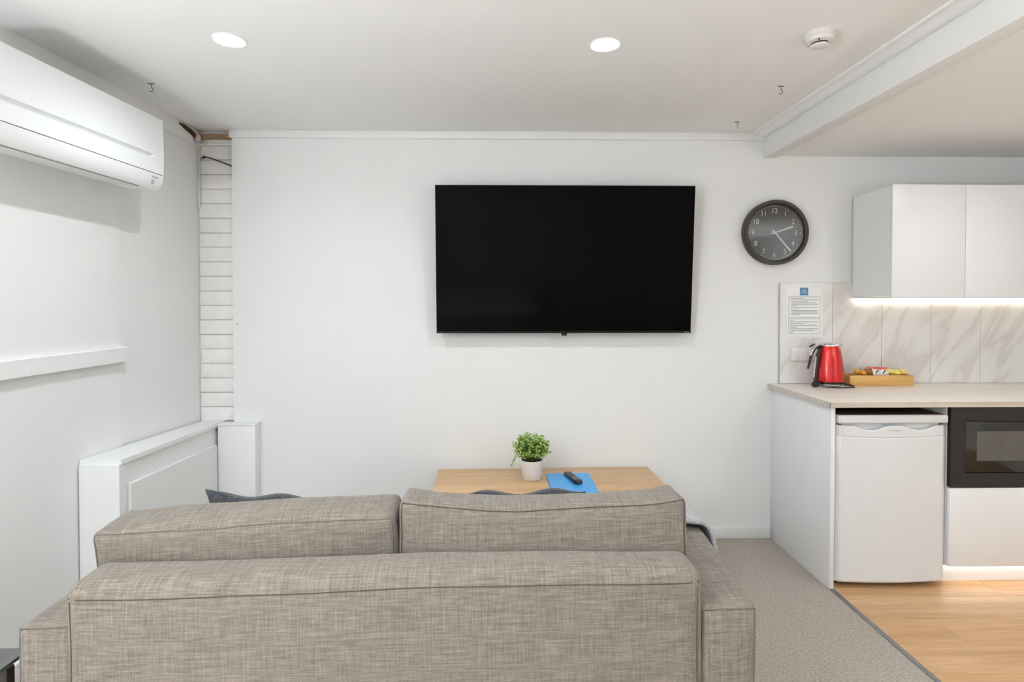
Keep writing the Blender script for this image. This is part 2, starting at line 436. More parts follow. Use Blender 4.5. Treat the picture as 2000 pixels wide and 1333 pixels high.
# ------------------------------------------------------------------ boxed ledge at the left wall and pier at the corner
lg = thing('ledge', 'white boxed-in ledge along left wall below the rail', 'ledge', (-1.66, 2.8, 0))
Y0, Y1 = 2.41, 3.305
def ledge_z(y): return 0.727-0.026*(y-Y0)/(Y1-Y0)
def ledge_front(y): return -1.588-0.009*(y-Y0)/(Y1-Y0)
def lsec(y, xin, xout, zb, zt):
    o = Vector((-1.66, 2.8, 0)); return [Vector(p)-o for p in ((xin, y, zb), (xout, y, zb), (xout, y, zt), (xin, y, zt))]
YS = (Y0, Y1)
obj('body', prism(None, lambda i: lsec(YS[i]+(0.002, 0)[i], LX(YS[i])+0.018, ledge_front(YS[i])-0.012, 0, ledge_z(YS[i])-0.020), 2), 'trim_paint', lg)
obj('top_board', prism(None, lambda i: lsec((Y0, WY+0.03)[i], LX((Y0, WY+0.03)[i])+0.013, ledge_front((Y0, WY+0.03)[i]), ledge_z((Y0, WY+0.03)[i])-0.020, ledge_z((Y0, WY+0.03)[i])), 2), 'trim_paint', lg)
obj('front_panel', prism(None, lambda i: lsec((Y0+0.055, 3.229)[i], ledge_front(YS[i])-0.013, ledge_front(YS[i])+0.004, 0, ledge_z(YS[i])-0.118), 2), 'trim_paint', lg)
obj('end_board', prism(None, lambda i: lsec((Y0-0.008, Y0+0.03)[i], LX(Y0)+0.016, ledge_front(Y0)-0.004, 0, 0.707), 2), 'trim_paint', lg)
pr = thing('pier', 'low white boxed pier at wall corner beside the ledge', 'pier', (-1.52, 3.27, 0))
box('casing', -1.594, -1.385, 3.235, WY, 0, 0.692, 'trim_paint', pr, bevel=0.002)
box('cap', -1.594, -1.382, 3.231, WY, 0.692, 0.699, 'trim_paint', pr, bevel=0.001)

# ------------------------------------------------------------------ broken corner above the bricks, cable, edge bead
bc = thing('broken_cornice', 'broken cornice corner with exposed brown timber above the brick strip', 'damage', (-1.74, 3.3, 2.34))
def local_poly(pts, depth, parent):
    o = wloc(parent); b = bmesh.new()
    A = [b.verts.new(Vector(p)-o) for p in pts]; B = [b.verts.new(Vector(p)-o+Vector(depth)) for p in pts]
    b.faces.new(A); b.faces.new(B[::-1]); n = len(pts)
    for i in range(n): b.faces.new((A[i], A[(i+1) % n], B[(i+1) % n], B[i]))
    return b
bm = bmesh.new()
nb = 14
def bat(i):
    x = -1.735+(-1.540+1.735)*i/(nb-1); j = mnoise.noise(Vector((x*40, 3, 1)))*0.006
    return [Vector((x, y, zz))-wloc(bc) for y, zz in ((WY+0.004, 2.322+j), (WY+0.004, 2.350+j*0.6), (WY+0.05, 2.350), (WY+0.05, 2.322))]
obj('timber_batten', prism(None, bat, nb), 'raw_timber', bc)
yy = [3.13, 3.17, 3.20, 3.235, 3.27, 3.30]
lo = [2.352, 2.342, 2.334, 2.328, 2.318, 2.314]; hi = [2.356, 2.359, 2.356, 2.352, 2.342, 2.330]
pts = [(LX(y)+0.0125, y, z) for y, z in zip(yy, lo)]+[(LX(y)+0.0165, y, z) for y, z in zip(yy[::-1], hi[::-1])]
obj('dark_gap', local_poly(pts, (0.004, 0, 0), bc), 'dark_gap', bc)
pts = [(LX(y)+0.020, y, z) for y, z in zip(yy, [a+0.002 for a in hi])]+[(LX(y)+0.018, y, z) for y, z in zip(yy[::-1], [2.349, 2.358, 2.364, 2.366, 2.367, 2.364])]
obj('torn_paper', local_poly(pts, (0.003, 0, 0.001), bc), 'plaster_raw', bc)
def lump(name, c, r, mat, parent, seed, sub=2):
    b = bmesh.new(); bmesh.ops.create_icosphere(b, subdivisions=sub, radius=1)
    o = wloc(parent)
    for v in b.verts:
        k = 1+0.35*mnoise.noise(v.co*1.7+Vector((seed, 0, 0)))
        v.co = Vector((v.co.x*r[0]*k, v.co.y*r[1]*k, v.co.z*r[2]*k))+Vector(c)-o
    return obj(name, b, mat, parent, smooth=True)
lump('plaster_lump', (-1.722, 3.300, 2.322), (0.016, 0.02, 0.022), 'plaster_raw', bc, 3)
lump('plaster_lump', (-1.690, 3.318, 2.297), (0.010, 0.012, 0.012), 'plaster_raw', bc, 9)
box('plaster_block', -1.745, -1.722, 3.315, 3.335, 2.262, 2.306, 'plaster_raw', bc, bevel=0.003)
box('thin_rail', -1.725, -1.540, WY+0.006, WY+0.03, 2.286, 2.296, 'brick_paint', bc, bevel=0.003)
bd = setp(box('edge_bead', -1.742, -1.724, WY+0.012, WY+0.022, 1.93, 2.262, 'galvanised', bevel=0.002), 'thin galvanised edge bead standing beside the top bricks', 'bead')
cb = obj('cable', tube(smoothpath([(-1.715, WY+0.012, 2.212), (-1.70, WY-0.004, 2.214), (-1.68, WY-0.008, 2.214), (-1.645, WY-0.006, 2.206), (-1.60, WY+0.004, 2.190), (-1.56, WY+0.014, 2.176), (-1.53, WY+0.02, 2.16)]), lambda t: 0.0042+0.005*math.exp(-((t-0.25)/0.05)**2), 8), 'cable_brown', smooth=True)
setp(cb, 'dark bent cable stub poking across the top bricks', 'cable')

# ------------------------------------------------------------------ ceiling: downlights, smoke detector, hooks
def downlight(x, y, zc, label, group='ceiling downlights', watts=LAMP_W):
    t = thing('downlight', label, 'downlight', (x, y, zc), group=group)
    obj('trim_ring', lathe([(0.061, 0.0), (0.061, -0.0025), (0.059, -0.004), (0.054, -0.003), (0.050, 0.0)], 48, cap=False), 'trim_paint', t, smooth=True, angle=40)
    obj('lens', lathe([(0.051, -0.0005), (0.049, -0.003), (0.03, -0.0055), (0.0, -0.0065)], 40, cap=False), 'lamp_lens', t, smooth=True)
    li = bpy.data.lights.new('beam', 'SPOT'); li.energy = watts; li.color = LAMPCOL; li.spot_size = math.radians(164); li.spot_blend = 1.0; li.shadow_soft_size = 0.012
    lo_ = bpy.data.objects.new('beam', li); COL.objects.link(lo_); lo_.parent = t; lo_.location = (0, 0, -0.012)
    return t
downlight(-1.015, 2.175, CZ, 'glowing round ceiling downlight nearest the air conditioner')
downlight(0.398, 2.185, CZ, 'glowing round ceiling downlight above the television')
for xx_, yy_, lab in ((-1.015, 0.55, 'downlight above the viewer on the left, outside the picture'), (0.398, 0.55, 'downlight above the viewer on the right, outside the picture'), (-1.015, -1.1, 'downlight over the left half of the bed behind the viewer'), (0.398, -1.1, 'downlight over the right half of the bed behind the viewer')):
    downlight(xx_, yy_, CZ, lab)
for xx_, yy_, lab in ((2.26, 2.32, 'downlight in the lower ceiling in front of the wall cabinets'), (2.5, 0.6, 'downlight in the lower ceiling right of the viewer'), (2.5, -1.1, 'downlight in the lower ceiling nearest the rear door')):
    downlight(xx_, yy_, SZ, lab, watts=KITCHEN_W)
sd = thing('smoke_detector', 'white round smoke detector on the ceiling by the beam', 'detector', (1.168, 2.085, CZ))
obj('base', lathe([(0.056, 0), (0.056, -0.014), (0.052, -0.018), (0, -0.018)], 40), 'detector_white', sd, smooth=True, angle=40)
obj('housing', lathe([(0.050, -0.018), (0.046, -0.030), (0.034, -0.034), (0, -0.034)], 40), 'detector_white', sd, smooth=True, angle=40)
obj('vent_slot', lathe([(0.028, -0.034), (0.028, -0.040), (0, -0.040)], 40), 'dark_slot', sd, smooth=True, angle=40)
obj('chamber_cap', lathe([(0.030, -0.0400), (0.029, -0.0455), (0.020, -0.049), (0, -0.050)], 40), 'detector_white', sd, smooth=True, angle=40)
obj('indicator', lathe([(0, -0.003), (0.0025, -0.003), (0.0025, 0.002), (0, 0.002)], 10), 'dark_slot', sd, loc=(-0.022, -0.036, -0.034))
def ceiling_hook(x, y, label, turn, drop=0.034, hook=True):
    t = thing('ceiling_hook', label, 'hook', (x, y, CZ), (0, 0, turn), group='ceiling hooks')
    obj('plate', bm_box(-0.014, 0.014, -0.003, 0.003, -0.003, 0, 0.001), 'hook_brown', t)
    p = [(0, 0, -0.002), (0.001, 0, -0.010), (0.003, 0, -0.018)]
    p += [(0.008, 0, -0.024), (0.008, 0, -0.032), (0.0, 0, -0.037), (-0.008, 0, -0.033)] if hook else [(0.0, 0, -0.028), (-0.004, 0, -0.034)]
    obj('wire', tube(smoothpath(p, 5), 0.0016, 6), 'hook_brown', t, smooth=True)
ceiling_hook(-1.569, 2.611, 'small wire hook in the ceiling above the air conditioner', 0.1)
ceiling_hook(1.272, 2.585, 'small wire hook in the ceiling near the beam bead', 0.1)
ceiling_hook(1.288, 3.101, 'small straight hook in the ceiling close to back cornice', 0.0, hook=False)
sn = setp(box('screw', 1.545, 1.549, WY-0.006, WY+0.004, 2.292, 2.334, 'cable_brown', bevel=0.001), 'dark screw slit under the beam end on back wall', 'screw')

# ------------------------------------------------------------------ air conditioner
AT = 0.055
ac = thing('air_conditioner', 'white split-system air conditioner high on the left wall', 'air conditioner', (LX(2.64)+0.012, 2.64, 1.89), (0, 0, -AT))
# local: x outward from the wall, y toward the far end (0) back to -0.88, z up
L = 0.88
def sweep(stations, profs): return prism(None, lambda i: [(u, stations[i], zz) for u, zz in profs[i]], len(stations))
body = [(0.0, 0.318), (0.195, 0.320), (0.214, 0.312), (0.214, 0.085), (0.185, 0.035), (0.150, 0.012), (0.07, 0.012), (0.0, 0.035)]
obj('body', sweep((-L, 0.0), [body, body]), 'ac_white', ac)
def panel_prof(g):
    return [(0.205, 0.322), (0.222, 0.321), (0.227, 0.316), (0.229, 0.20), (0.2295, 0.152), (0.2295-0.010*g, 0.145), (0.2295-0.015*g, 0.138), (0.2295-0.002*g, 0.134), (0.2292, 0.10), (0.228, 0.071), (0.214, 0.071), (0.214, 0.31)]
obj('front_panel', sweep((-L, -0.075, -0.062, 0.0), [panel_prof(g) for g in (1, 1, 0, 0)]), 'ac_white', ac, smooth=True, angle=25)
flap = [(0.2275, 0.0675), (0.225, 0.05), (0.217, 0.026), (0.205, 0.008), (0.198, 0.002), (0.192, 0.006), (0.206, 0.036), (0.212, 0.0675)]
obj('front_flap', sweep((-L, 0.0), [flap, flap]), 'ac_white', ac, smooth=True, angle=35)
obj('outlet_slot', bm_box(0.160, 0.190, -L+0.02, -0.095, 0.006, 0.03), 'dark_slot', ac)
obj('louvre', sweep((-L+0.02, -0.115), [[(0.186, 0.004), (0.186, 0.0005), (0.152, 0.002), (0.152, 0.008)]]*2), 'ac_under', ac)
obj('louvre', sweep((-L+0.02, -0.12), [[(0.146, 0.012), (0.146, 0.0065), (0.085, 0.009), (0.085, 0.014)]]*2), 'ac_under', ac)
obj('receiver_window', bm_box(0.2185, 0.2225, -0.072, -0.055, 0.022, 0.040, 0.001), 'grey_mark', ac).rotation_euler = (0, 0, 0)
text_mesh('logo_text', 'Avanti', 0.017, 'grey_mark', ac, (0.2268, -0.058, 0.052), (math.pi/2, 0, math.pi/2), shear=0.3, sx=0.9)

# ------------------------------------------------------------------ television
TVH, TVW = 0.826, 1.447
tl = math.asin(0.068/TVH)
tv = thing('television', 'large black flat-screen television tilted down on white wall', 'television', (0.3605, 3.235, 1.212), (tl, 0, 0))
lbox('casing', -TVW/2, TVW/2, 0.0, 0.03, 0, TVH, 'tv_case', tv, bevel=0.002)
lbox('rear_housing', -0.52, 0.52, 0.03, 0.055, 0.06, 0.52, 'tv_case', tv, bevel=0.01)
lbox('screen', -TVW/2+0.004, TVW/2-0.004, -0.0022, 0.0002, 0.012, TVH-0.004, 'tv_screen', tv)
lbox('bottom_bezel', -TVW/2, TVW/2, -0.0028, 0.0, 0.0, 0.0115, 'tv_case', tv)
lbox('sensor', -0.016, 0.016, -0.006, 0.012, -0.010, 0.002, 'tv_case', tv, bevel=0.003)
text_mesh('brand_text', 'Hisense', 0.0085, 'white_mark', tv, (TVW/2-0.025, -0.0032, 0.0065), FACE)
lbox('wall_bracket', -0.25, 0.25, 0.052, 0.080, 0.22, 0.42, 'tv_case', tv)
ir = obj('infrared_bud', lathe([(0, -0.005), (0.0042, -0.005), (0.0042, 0.004), (0, 0.004)], 12), 'black_plastic', tv, loc=(-0.008, -0.003, -0.013))
copy_of(ir, tv).location = (0.008, -0.003, -0.013)

# ------------------------------------------------------------------ wall clock
ck = thing('wall_clock', 'round charcoal wall clock with white numerals and hands', 'clock', (1.588, WY, 1.790), (math.pi/2, 0, 0))
# local: x right, y up, z toward the viewer
R = 0.187
obj('rim', lathe([(R-0.004, 0.0), (R, 0.004), (R, 0.050), (R-0.003, 0.055), (R-0.010, 0.056), (R-0.021, 0.050), (R-0.026, 0.030), (R-0.026, 0.0)], 96, cap=False), 'clock_black', ck, smooth=True, angle=40)
dial = obj('dial', lathe([(0, 0.004), (R-0.02, 0.004), (R-0.02, 0.020), (0, 0.020)], 96), 'dial_black', ck)
for h in range(1, 13):
    a = math.radians(90-30*h)
    text_mesh('numeral', str(h), 0.043, 'clock_white', dial, (0.126*math.cos(a), 0.126*math.sin(a), 0.0205), (0, 0, 0), sx=0.9)
b = bmesh.new()
for i in range(60):
    a = math.radians(6*i); r = 0.0032 if i % 5 == 0 else 0.0019
    vs = [b.verts.new((0.1525*math.cos(a)+r*math.cos(t), 0.1525*math.sin(a)+r*math.sin(t), 0.0207)) for t in [k*math.pi/4 for k in range(8)]]
    b.faces.new(vs)
obj('minute_dots', b, 'clock_white', dial)
def hand(name, ang, l, tail, wd, zz):
    a = math.radians(90-ang); o = obj(name, bm_box(-tail, l, -wd/2, wd/2, zz, zz+0.0015, 0.0005), 'clock_white', ck); o.rotation_euler = (0, 0, a); return o
hand('hour_hand', 71.5, 0.112, 0.022, 0.0088, 0.0235)
hand('minute_hand', 139, 0.142, 0.022, 0.0085, 0.0260)
obj('hand_pin', lathe([(0.006, 0.020), (0.006, 0.029), (0, 0.030)], 20), 'clock_white', ck)
obj('glass', lathe([(R-0.0262, 0.038), (0, 0.038)], 64, cap=False), 'clock_glass', ck)

# ------------------------------------------------------------------ kitchen
CT = 0.911
ep = setp(box('end_panel', 1.585, 1.606, 2.70, WY, 0.0, CT-0.028, 'cabinet_white', bevel=0.001), 'tall white gloss end panel standing beside the bar fridge', 'panel')
wt = thing('worktop', 'pale timber-look kitchen worktop above the fridge', 'worktop', (2.5, 3.0, CT-0.027))
box('top', 1.568, XR, 2.680, WY, CT-0.027, CT, 'worktop', wt, bevel=0.0015)
box('edge_band', 1.566, XR, 2.6785, 2.681, CT-0.0265, CT-0.001, 'worktop_edge', wt)
box('edge_band', 1.5655, 1.5685, 2.6785, WY, CT-0.0265, CT-0.001, 'worktop_edge', wt)
# bar fridge
fr = thing('bar_fridge', 'white bar fridge under the kitchen worktop', 'fridge', (1.89, 3.0, 0))
fx0, fx1 = 1.622, 2.160
box('cabinet', fx0+0.006, fx1-0.006, 2.755, 3.26, 0.03, 0.803, 'fridge_white', fr, bevel=0.004)
box('top_panel', fx0, fx1, 2.700, 3.27, 0.803, 0.843, 'fridge_white', fr, bevel=0.008, seg=3)
box('top_shade', fx0+0.008, fx1-0.008, 2.712, 3.265, 0.8425, 0.8440, 'fridge_top_shade', fr)  # thin dark sheet that paints the gap's shade onto the fridge top
def fdoor(x):  # bowed front
    u = (x-(fx0+fx1)/2)/((fx1-fx0)/2); return 2.712-0.018*(1-u*u)+0.012*max(0, abs(u)-0.93)/0.07
nx = 28; b = bmesh.new(); rows = []
def hz(x):    # scalloped top edge of the door with finger dips
    u = (x-fx0)/(fx1-fx0)
    d = 0.0
    for c, wdt in ((0.30, 0.175), (0.74, 0.175)):
        t = abs(u-c)/wdt
        if t < 1: d = max(d, 0.5*(1+math.cos(math.pi*t))**0.8*0.5*1.72)
    return 0.792-0.030*min(1, d)
xs = [fx0+(fx1-fx0)*i/60 for i in range(61)]
zs = [0.030, 0.038, 0.2, 0.4, 0.6, 0.735, 0.740, 0.745]
grid = []
for j, zz in enumerate(zs+[None]):
    r_ = []
    for x in xs:
        y = fdoor(x)
        if j == 0: y += 0.006
        zv = hz(x)-0.004 if zz is None else zz-0.006*(1-((x-1.891)/0.27)**2)*(zz > 0.7)
        if zz is not None and 0.737 < zz < 0.743: y += 0.003
        r_.append(b.verts.new((x-1.89, y-3.0, zv)))
    grid.append(r_)
r_ = [b.verts.new((x-1.89, fdoor(x)+0.003-3.0, hz(x))) for x in xs]; grid.append(r_)
r_ = [b.verts.new((x-1.89, fdoor(x)+0.018-3.0, hz(x))) for x in xs]; grid.append(r_)
r_ = [b.verts.new((x-1.89, 2.752-3.0, hz(x)*0+0.755) if False else (x-1.89, fdoor(x)+0.020-3.0, hz(x)-0.02)) for x in xs]; grid.append(r_)
for A, B in zip(grid, grid[1:]):
    for i in range(60): b.faces.new((A[i], A[i+1], B[i+1], B[i]))
back = [[b.verts.new((x-1.89, 2.752-3.0, zz)) for x in xs] for zz in (0.030, 0.74)]
for i in range(60):
    b.faces.new((back[0][i], back[1][i], back[1][i+1], back[0][i+1])); b.faces.new((back[0][i], back[0][i+1], grid[0][i+1], grid[0][i])); b.faces.new((back[1][i], grid[-1][i], grid[-1][i+1], back[1][i+1]))
for i in (0, 60):
    loop = [g[i] for g in grid]+[back[1][i], back[0][i]]
    b.faces.new(loop)
door = obj('door', b, 'fridge_white', fr, smooth=True, angle=30)
box('handle_recess', fx0+0.03, fx1-0.03, 2.728, 2.752, 0.735, 0.800, 'fridge_white', fr)
text_mesh('brand_text', 'Westinghouse', 0.0085, 'grey_mark', door, (1.903-1.89, fdoor(1.9)-3.0-0.0006, 0.770), FACE, sx=0.9)
b = bmesh.new()
for k_ in range(12):
    pass
ring = lathe([(0.0046, -0.0004), (0.0046, 0.0004), (0.0036, 0.0004), (0.0036, -0.0004)], 20, cap=False)
o = obj('brand_mark', ring, 'grey_mark', door, loc=(1.868-1.89, fdoor(1.87)-3.0-0.0008, 0.770)); o.rotation_euler = (math.pi/2, 0, 0)
for xx_ in (fx0+0.03, fx1-0.03):
    for yy_ in (2.78, 3.22):
        obj('foot', lathe([(0.014, 0), (0.014, 0.012), (0.008, 0.014), (0.008, 0.031), (0, 0.031)], 16), 'black_plastic', fr, loc=(xx_-1.89, yy_-3.0, 0.0015))
# cavity lining behind the fridge
cv = thing('appliance_cavity', 'brown board lining of the cavity behind the bar fridge', 'cavity', (1.89, 3.28, 0.0))
box('back_board', 1.607, 2.164, 3.285, 3.30, 0.002, CT-0.029, 'chipboard', cv)
box('underside_board', 1.607, 2.164, 2.72, 3.284, CT-0.0295, CT-0.0275, 'chipboard', cv)
# microwave + cabinet unit
mx0, mx1 = 2.170, 2.768
cu = thing('kitchen_base_unit', 'white kitchen base unit with drawer below the microwave', 'cabinet', (2.47, 3.0, 0))
box('side_panel', mx0-0.004, mx0+0.014, 2.724, WY-0.012, 0.10, CT-0.028, 'cabinet_white', cu)
box('side_panel', mx1-0.014, mx1+0.004, 2.724, WY-0.012, 0.10, CT-0.028, 'cabinet_white', cu)
box('back_panel', mx0+0.016, mx1-0.016, WY-0.03, WY-0.012, 0.10, CT-0.03, 'cabinet_white', cu)
box('shelf', mx0+0.015, mx1-0.015, 2.726, WY-0.031, 0.474, 0.490, 'cabinet_white', cu)
box('drawer_front', mx0, mx1, 2.702, 2.721, 0.104, 0.487, 'cabinet_white', cu, bevel=0.0015)
kb = box('kickboard', mx0+0.012, XR, 2.772, 2.788, 0.002, 0.100, 'cabinet_white', cu)
obj('light_strip', bm_box(mx0+0.014-2.47, XR-0.02-2.47, 2.752-3.0, 2.762-3.0, 0.092, 0.0975), 'led_kick', cu)
mw = thing('microwave', 'black built-in microwave oven beside the fridge', 'microwave', (2.47, 3.0, 0.49))
def frame_ring(x0, x1, z0, z1, wx, wz, y0, y1, off):
    b = bmesh.new()
    for a in ((x0, x1, z0, z0+wz), (x0, x1, z1-wz, z1), (x0, x0+wx, z0+wz, z1-wz), (x1-wx, x1, z0+wz, z1-wz)):
        bm_box(a[0]-off[0], a[1]-off[0], y0-off[1], y1-off[1], a[2]-off[2], a[3]-off[2], 0, bm=b)
    return b
obj('trim_frame', frame_ring(mx0, mx1, 0.492, CT-0.030, 0.070, 0.068, 2.700, 2.722, (2.47, 3.0, 0.49)), 'mw_black', mw)
box('body', mx0+0.05, mx1-0.05, 2.722, 3.15, 0.50, 0.86, 'mw_black', mw)
dg_ = box('door', mx0+0.074, 2.60, 2.703, 2.7215, 0.564, CT-0.102, 'mw_glass', mw, bevel=0.001)
box('viewing_window', 2.300, 2.545, 2.7018, 2.7034, 0.620, 0.763, 'mw_screen', dg_)
box('control_panel', 2.603, mx1-0.074, 2.703, 2.7215, 0.564, CT-0.102, 'mw_glass', mw, bevel=0.001)
# next base unit, mostly out of the picture
cu2 = thing('kitchen_base_unit', 'white kitchen base unit right of the microwave, outside the picture', 'cabinet', (3.1, 3.0, 0))
box('carcass', mx1+0.006, XR, 2.724, WY-0.012, 0.10, CT-0.028, 'cabinet_white', cu2)
box('door', mx1+0.004, 3.10, 2.702, 2.721, 0.104, CT-0.032, 'cabinet_white', cu2, bevel=0.0015)
box('door', 3.104, XR-0.002, 2.702, 2.721, 0.104, CT-0.032, 'cabinet_white', cu2, bevel=0.0015)
# splashback tiles
sp = thing('splashback', 'pale marble-look tiled splashback behind the worktop', 'splashback', (2.5, WY, CT))
box('grout_bed', 1.628, XR, WY-0.0045, WY-0.0005, CT, 1.497, 'grout', sp)
tx = 1.632; tw = [0.3085, 0.2935, 0.2935, 0.2955, 0.2955, 0.2955, 0.2]
for i, ww in enumerate(tw):
    x1 = min(tx+ww-0.002, XR-0.001)
    if x1-tx < 0.02: break
    o = box('tile', tx, x1, WY-0.010, WY-0.003, CT+0.001, 1.498, 'marble_tile', sp, bevel=0.0008, seg=1)
    tx += ww
box('edge_trim', 1.6265, 1.6312, WY-0.011, WY-0.0005, CT, 1.499, 'alu', sp)
# wall cabinets
wx = [2.052, 2.444, 2.838, 3.232, XR]
for i in range(4):
    lab = ['white handleless wall cabinet at the left end of the row', 'white handleless wall cabinet second from the left end', 'white handleless wall cabinet third in the row, outside the picture', 'narrow white wall cabinet filler at right wall, outside the picture'][i]
    t = thing('wall_cabinet', lab, 'cabinet', ((wx[i]+wx[i+1])/2, 3.13, 1.412), group='kitchen wall cabinets')
    a, c = wx[i]+0.0008, wx[i+1]-0.0008
    lo_, hi_ = 1.418, 2.003
    box('carcass', a+(0.002 if i == 0 else 0), c, 2.984, WY-0.0115, lo_, hi_, 'cabinet_white', t, bevel=0.0008, seg=1)
    box('door', a, c-0.001, 2.960, 2.980, lo_-0.006, hi_+0.002, 'cabinet_white', t, bevel=0.0012)
led = thing('led_strip', 'bright warm light strip under the wall cabinets', 'light strip', (2.7, 3.0, 1.41))
box('channel', 2.062, XR-0.01, 3.270, WY-0.0105, 1.4105, 1.4175, 'alu', led)
box('diffuser', 2.066, XR-0.014, 3.274, WY-0.0105, 1.391, 1.4105, 'led_warm', led, bevel=0.004)
# notice
nt_ = thing('notice', 'laminated printed notice with blue logo on the first splashback tile', 'notice', (1.77, WY-0.010, 1.33))
ny = WY-0.010
box('laminate_pouch', 1.662, 1.882, ny-0.0012, ny-0.0002, 1.178, 1.478, 'laminate', nt_)
box('sheet', 1.671, 1.873, ny-0.0018, ny-0.0012, 1.188, 1.470, 'paper', nt_)
px0, px1 = 1.680, 1.866
def bars(rects, mat, name, yy=0.0022):
    b = bmesh.new(); o = wloc(nt_)
    for (a, c, z0, z1) in rects: bm_box(a-o.x, c-o.x, ny-yy-o.y, ny-0.0018-o.y, z0-o.z, z1-o.z, bm=b)
    return obj(name, b, mat, nt_)
def rect_frame(a, c, z0, z1, t=0.0018): return [(a, c, z0, z0+t), (a, c, z1-t, z1), (a, a+t, z0, z1), (c-t, c, z0, z1)]
bars(rect_frame(px0, px1, 1.296, 1.420)+rect_frame(px0, px1, 1.200, 1.291), 'print_grey', 'printed_border')
bars([(1.745, 1.794, 1.427, 1.472)], 'logo_blue', 'logo')
bars([(1.752, 1.787, 1.439, 1.4405), (1.752, 1.770, 1.445, 1.449), (1.774, 1.787, 1.445, 1.449), (1.760, 1.779, 1.452, 1.454), (1.762, 1.767, 1.456, 1.459), (1.773, 1.778, 1.456, 1.459), (1.765, 1.775, 1.461, 1.463)], 'logo_pale', 'logo_print', 0.0025)
lines = []
zz = 1.408; i = 0
random.seed(4)
for frac in (0.48, 0.98, 0.62, 0.93, 0.98, 0.26, 0.97, 0.30, 0.96, 0.94, 0.97, 0.35):
    lines.append((px0+0.009+(0 if i == 0 else 0.005), px0+0.009+frac*(px1-px0-0.018), zz, zz+0.0028)); zz -= 0.0088; i += 1
zz = 1.281
for frac in (0.14, 0.95, 0.48, 0.96, 0.24, 0.97, 0.85, 0.12):
    lines.append((px0+0.008, px0+0.008+frac*(px1-px0-0.016), zz, zz+0.003)); zz -= 0.0103
bars(lines, 'print_grey', 'printed_lines')
# power outlet
so = thing('power_outlet', 'white double power outlet on splashback behind the kettle', 'outlet', (1.77, WY-0.010, 1.08))
box('plate', 1.694, 1.852, WY-0.019, WY-0.010, 1.045, 1.119, 'socket_white', so, bevel=0.003)
for cx in (1.735, 1.811):
    box('rocker_switch', cx-0.012, cx+0.006, WY-0.0225, WY-0.018, 1.092, 1.104, 'socket_white', so, bevel=0.001)
    for dx, dz in ((-0.008, 0.006), (0.008, 0.006), (0, -0.012)):
        box('pin_slot', cx+dx-0.0012, cx+dx+0.0012, WY-0.0194, WY-0.0186, 1.068+dz-0.004, 1.068+dz+0.004, 'slot_grey', so)
# kettle
kt = thing('kettle', 'red metallic electric kettle with black handle on the worktop', 'kettle', (1.858, 3.192, CT))
obj('power_base', lathe([(0.072, 0.0), (0.074, 0.003), (0.074, 0.018), (0.070, 0.022), (0, 0.022)], 56), 'chrome', kt, smooth=True, angle=40)
obj('bottom_band', lathe([(0.070, 0.022), (0.077, 0.024), (0.078, 0.031), (0, 0.031)], 56), 'black_plastic', kt, smooth=True, angle=40)
obj('body', lathe([(0.0775, 0.031), (0.078, 0.045), (0.0765, 0.08), (0.073, 0.12), (0.068, 0.16), (0.061, 0.20), (0.0545, 0.226), (0.0530, 0.230), (0, 0.230)], 64), 'kettle_red', kt, smooth=True, angle=50)
ld = obj('lid', lathe([(0.0535, 0.230), (0.0535, 0.235), (0.048, 0.242), (0.030, 0.247), (0, 0.248)], 56), 'chrome', kt, smooth=True, angle=50)
b = tube(smoothpath([(0.044, -0.004, 0.222), (0.058, -0.006, 0.229), (0.068, -0.007, 0.234)], 4), lambda t: 0.016-0.008*t, 12)
obj('spout', b, 'chrome', kt, smooth=True)
hp = smoothpath([(-0.046, -0.008, 0.224), (-0.068, -0.012, 0.226), (-0.090, -0.015, 0.214), (-0.108, -0.018, 0.186), (-0.118, -0.02, 0.150), (-0.126, -0.021, 0.118), (-0.131, -0.022, 0.102)], 6)
hd = obj('handle', tube(hp, lambda t: (0.012-0.006*t, 0.0105-0.0055*t) , 12), 'black_plastic', kt, smooth=True)
hp2 = [p+Vector((-0.002, 0, 0.006)) for p in hp[3:22]]
obj('handle_trim', tube(hp2, lambda t: (0.008, 0.006), 10), 'chrome', hd, smooth=True)
lv = obj('lid_lever', bm_box(-0.016, 0.016, -0.009, 0.009, -0.003, 0.003, 0.002), 'black_plastic', kt, loc=(-0.105, -0.016, 0.233)); lv.rotation_euler = (0, -math.radians(32), 0)
sp_ = smoothpath([(-0.055, -0.012, 0.214), (-0.067, -0.013, 0.18), (-0.0765, -0.014, 0.12), (-0.081, -0.014, 0.06), (-0.081, -0.014, 0.028)], 5)
obj('handle_spine', tube(sp_, lambda t: (0.012, 0.011), 10), 'black_plastic', kt, smooth=True)
gp = [p+Vector((-0.0125, -0.003, 0)) for p in sp_[6:17]]
obj('water_gauge', tube(gp, 0.0035, 8), 'gauge', kt, smooth=True)
cord = smoothpath([(0.07, 0.02, 0.006), (0.098, 0.0, 0.012), (0.118, -0.035, 0.006), (0.104, -0.066, 0.004), (0.06, -0.082, 0.004), (0.0, -0.086, 0.004), (-0.05, -0.078, 0.006), (-0.082, -0.055, 0.012), (-0.095, -0.04, 0.016)], 8)
obj('power_cord', tube(cord, 0.0034, 8), 'black_plastic', kt, smooth=True)
pg = obj('plug', lathe([(0.0, -0.012), (0.014, -0.012), (0.0165, -0.008), (0.0165, 0.012), (0.012, 0.02), (0, 0.022)], 24), 'black_plastic', kt, smooth=True, angle=40, loc=(-0.103, -0.045, 0.0185)); pg.rotation_euler = (math.radians(78), 0, math.radians(20))
for a_ in (90, 210, 330):
    o = obj('pin', bm_box(-0.003, 0.003, -0.0009, 0.0009, -0.028, -0.011), 'chrome', pg, loc=(0.0085*math.cos(math.radians(a_)), 0.0085*math.sin(math.radians(a_)), 0)); o.rotation_euler = (0, 0, math.radians(a_))
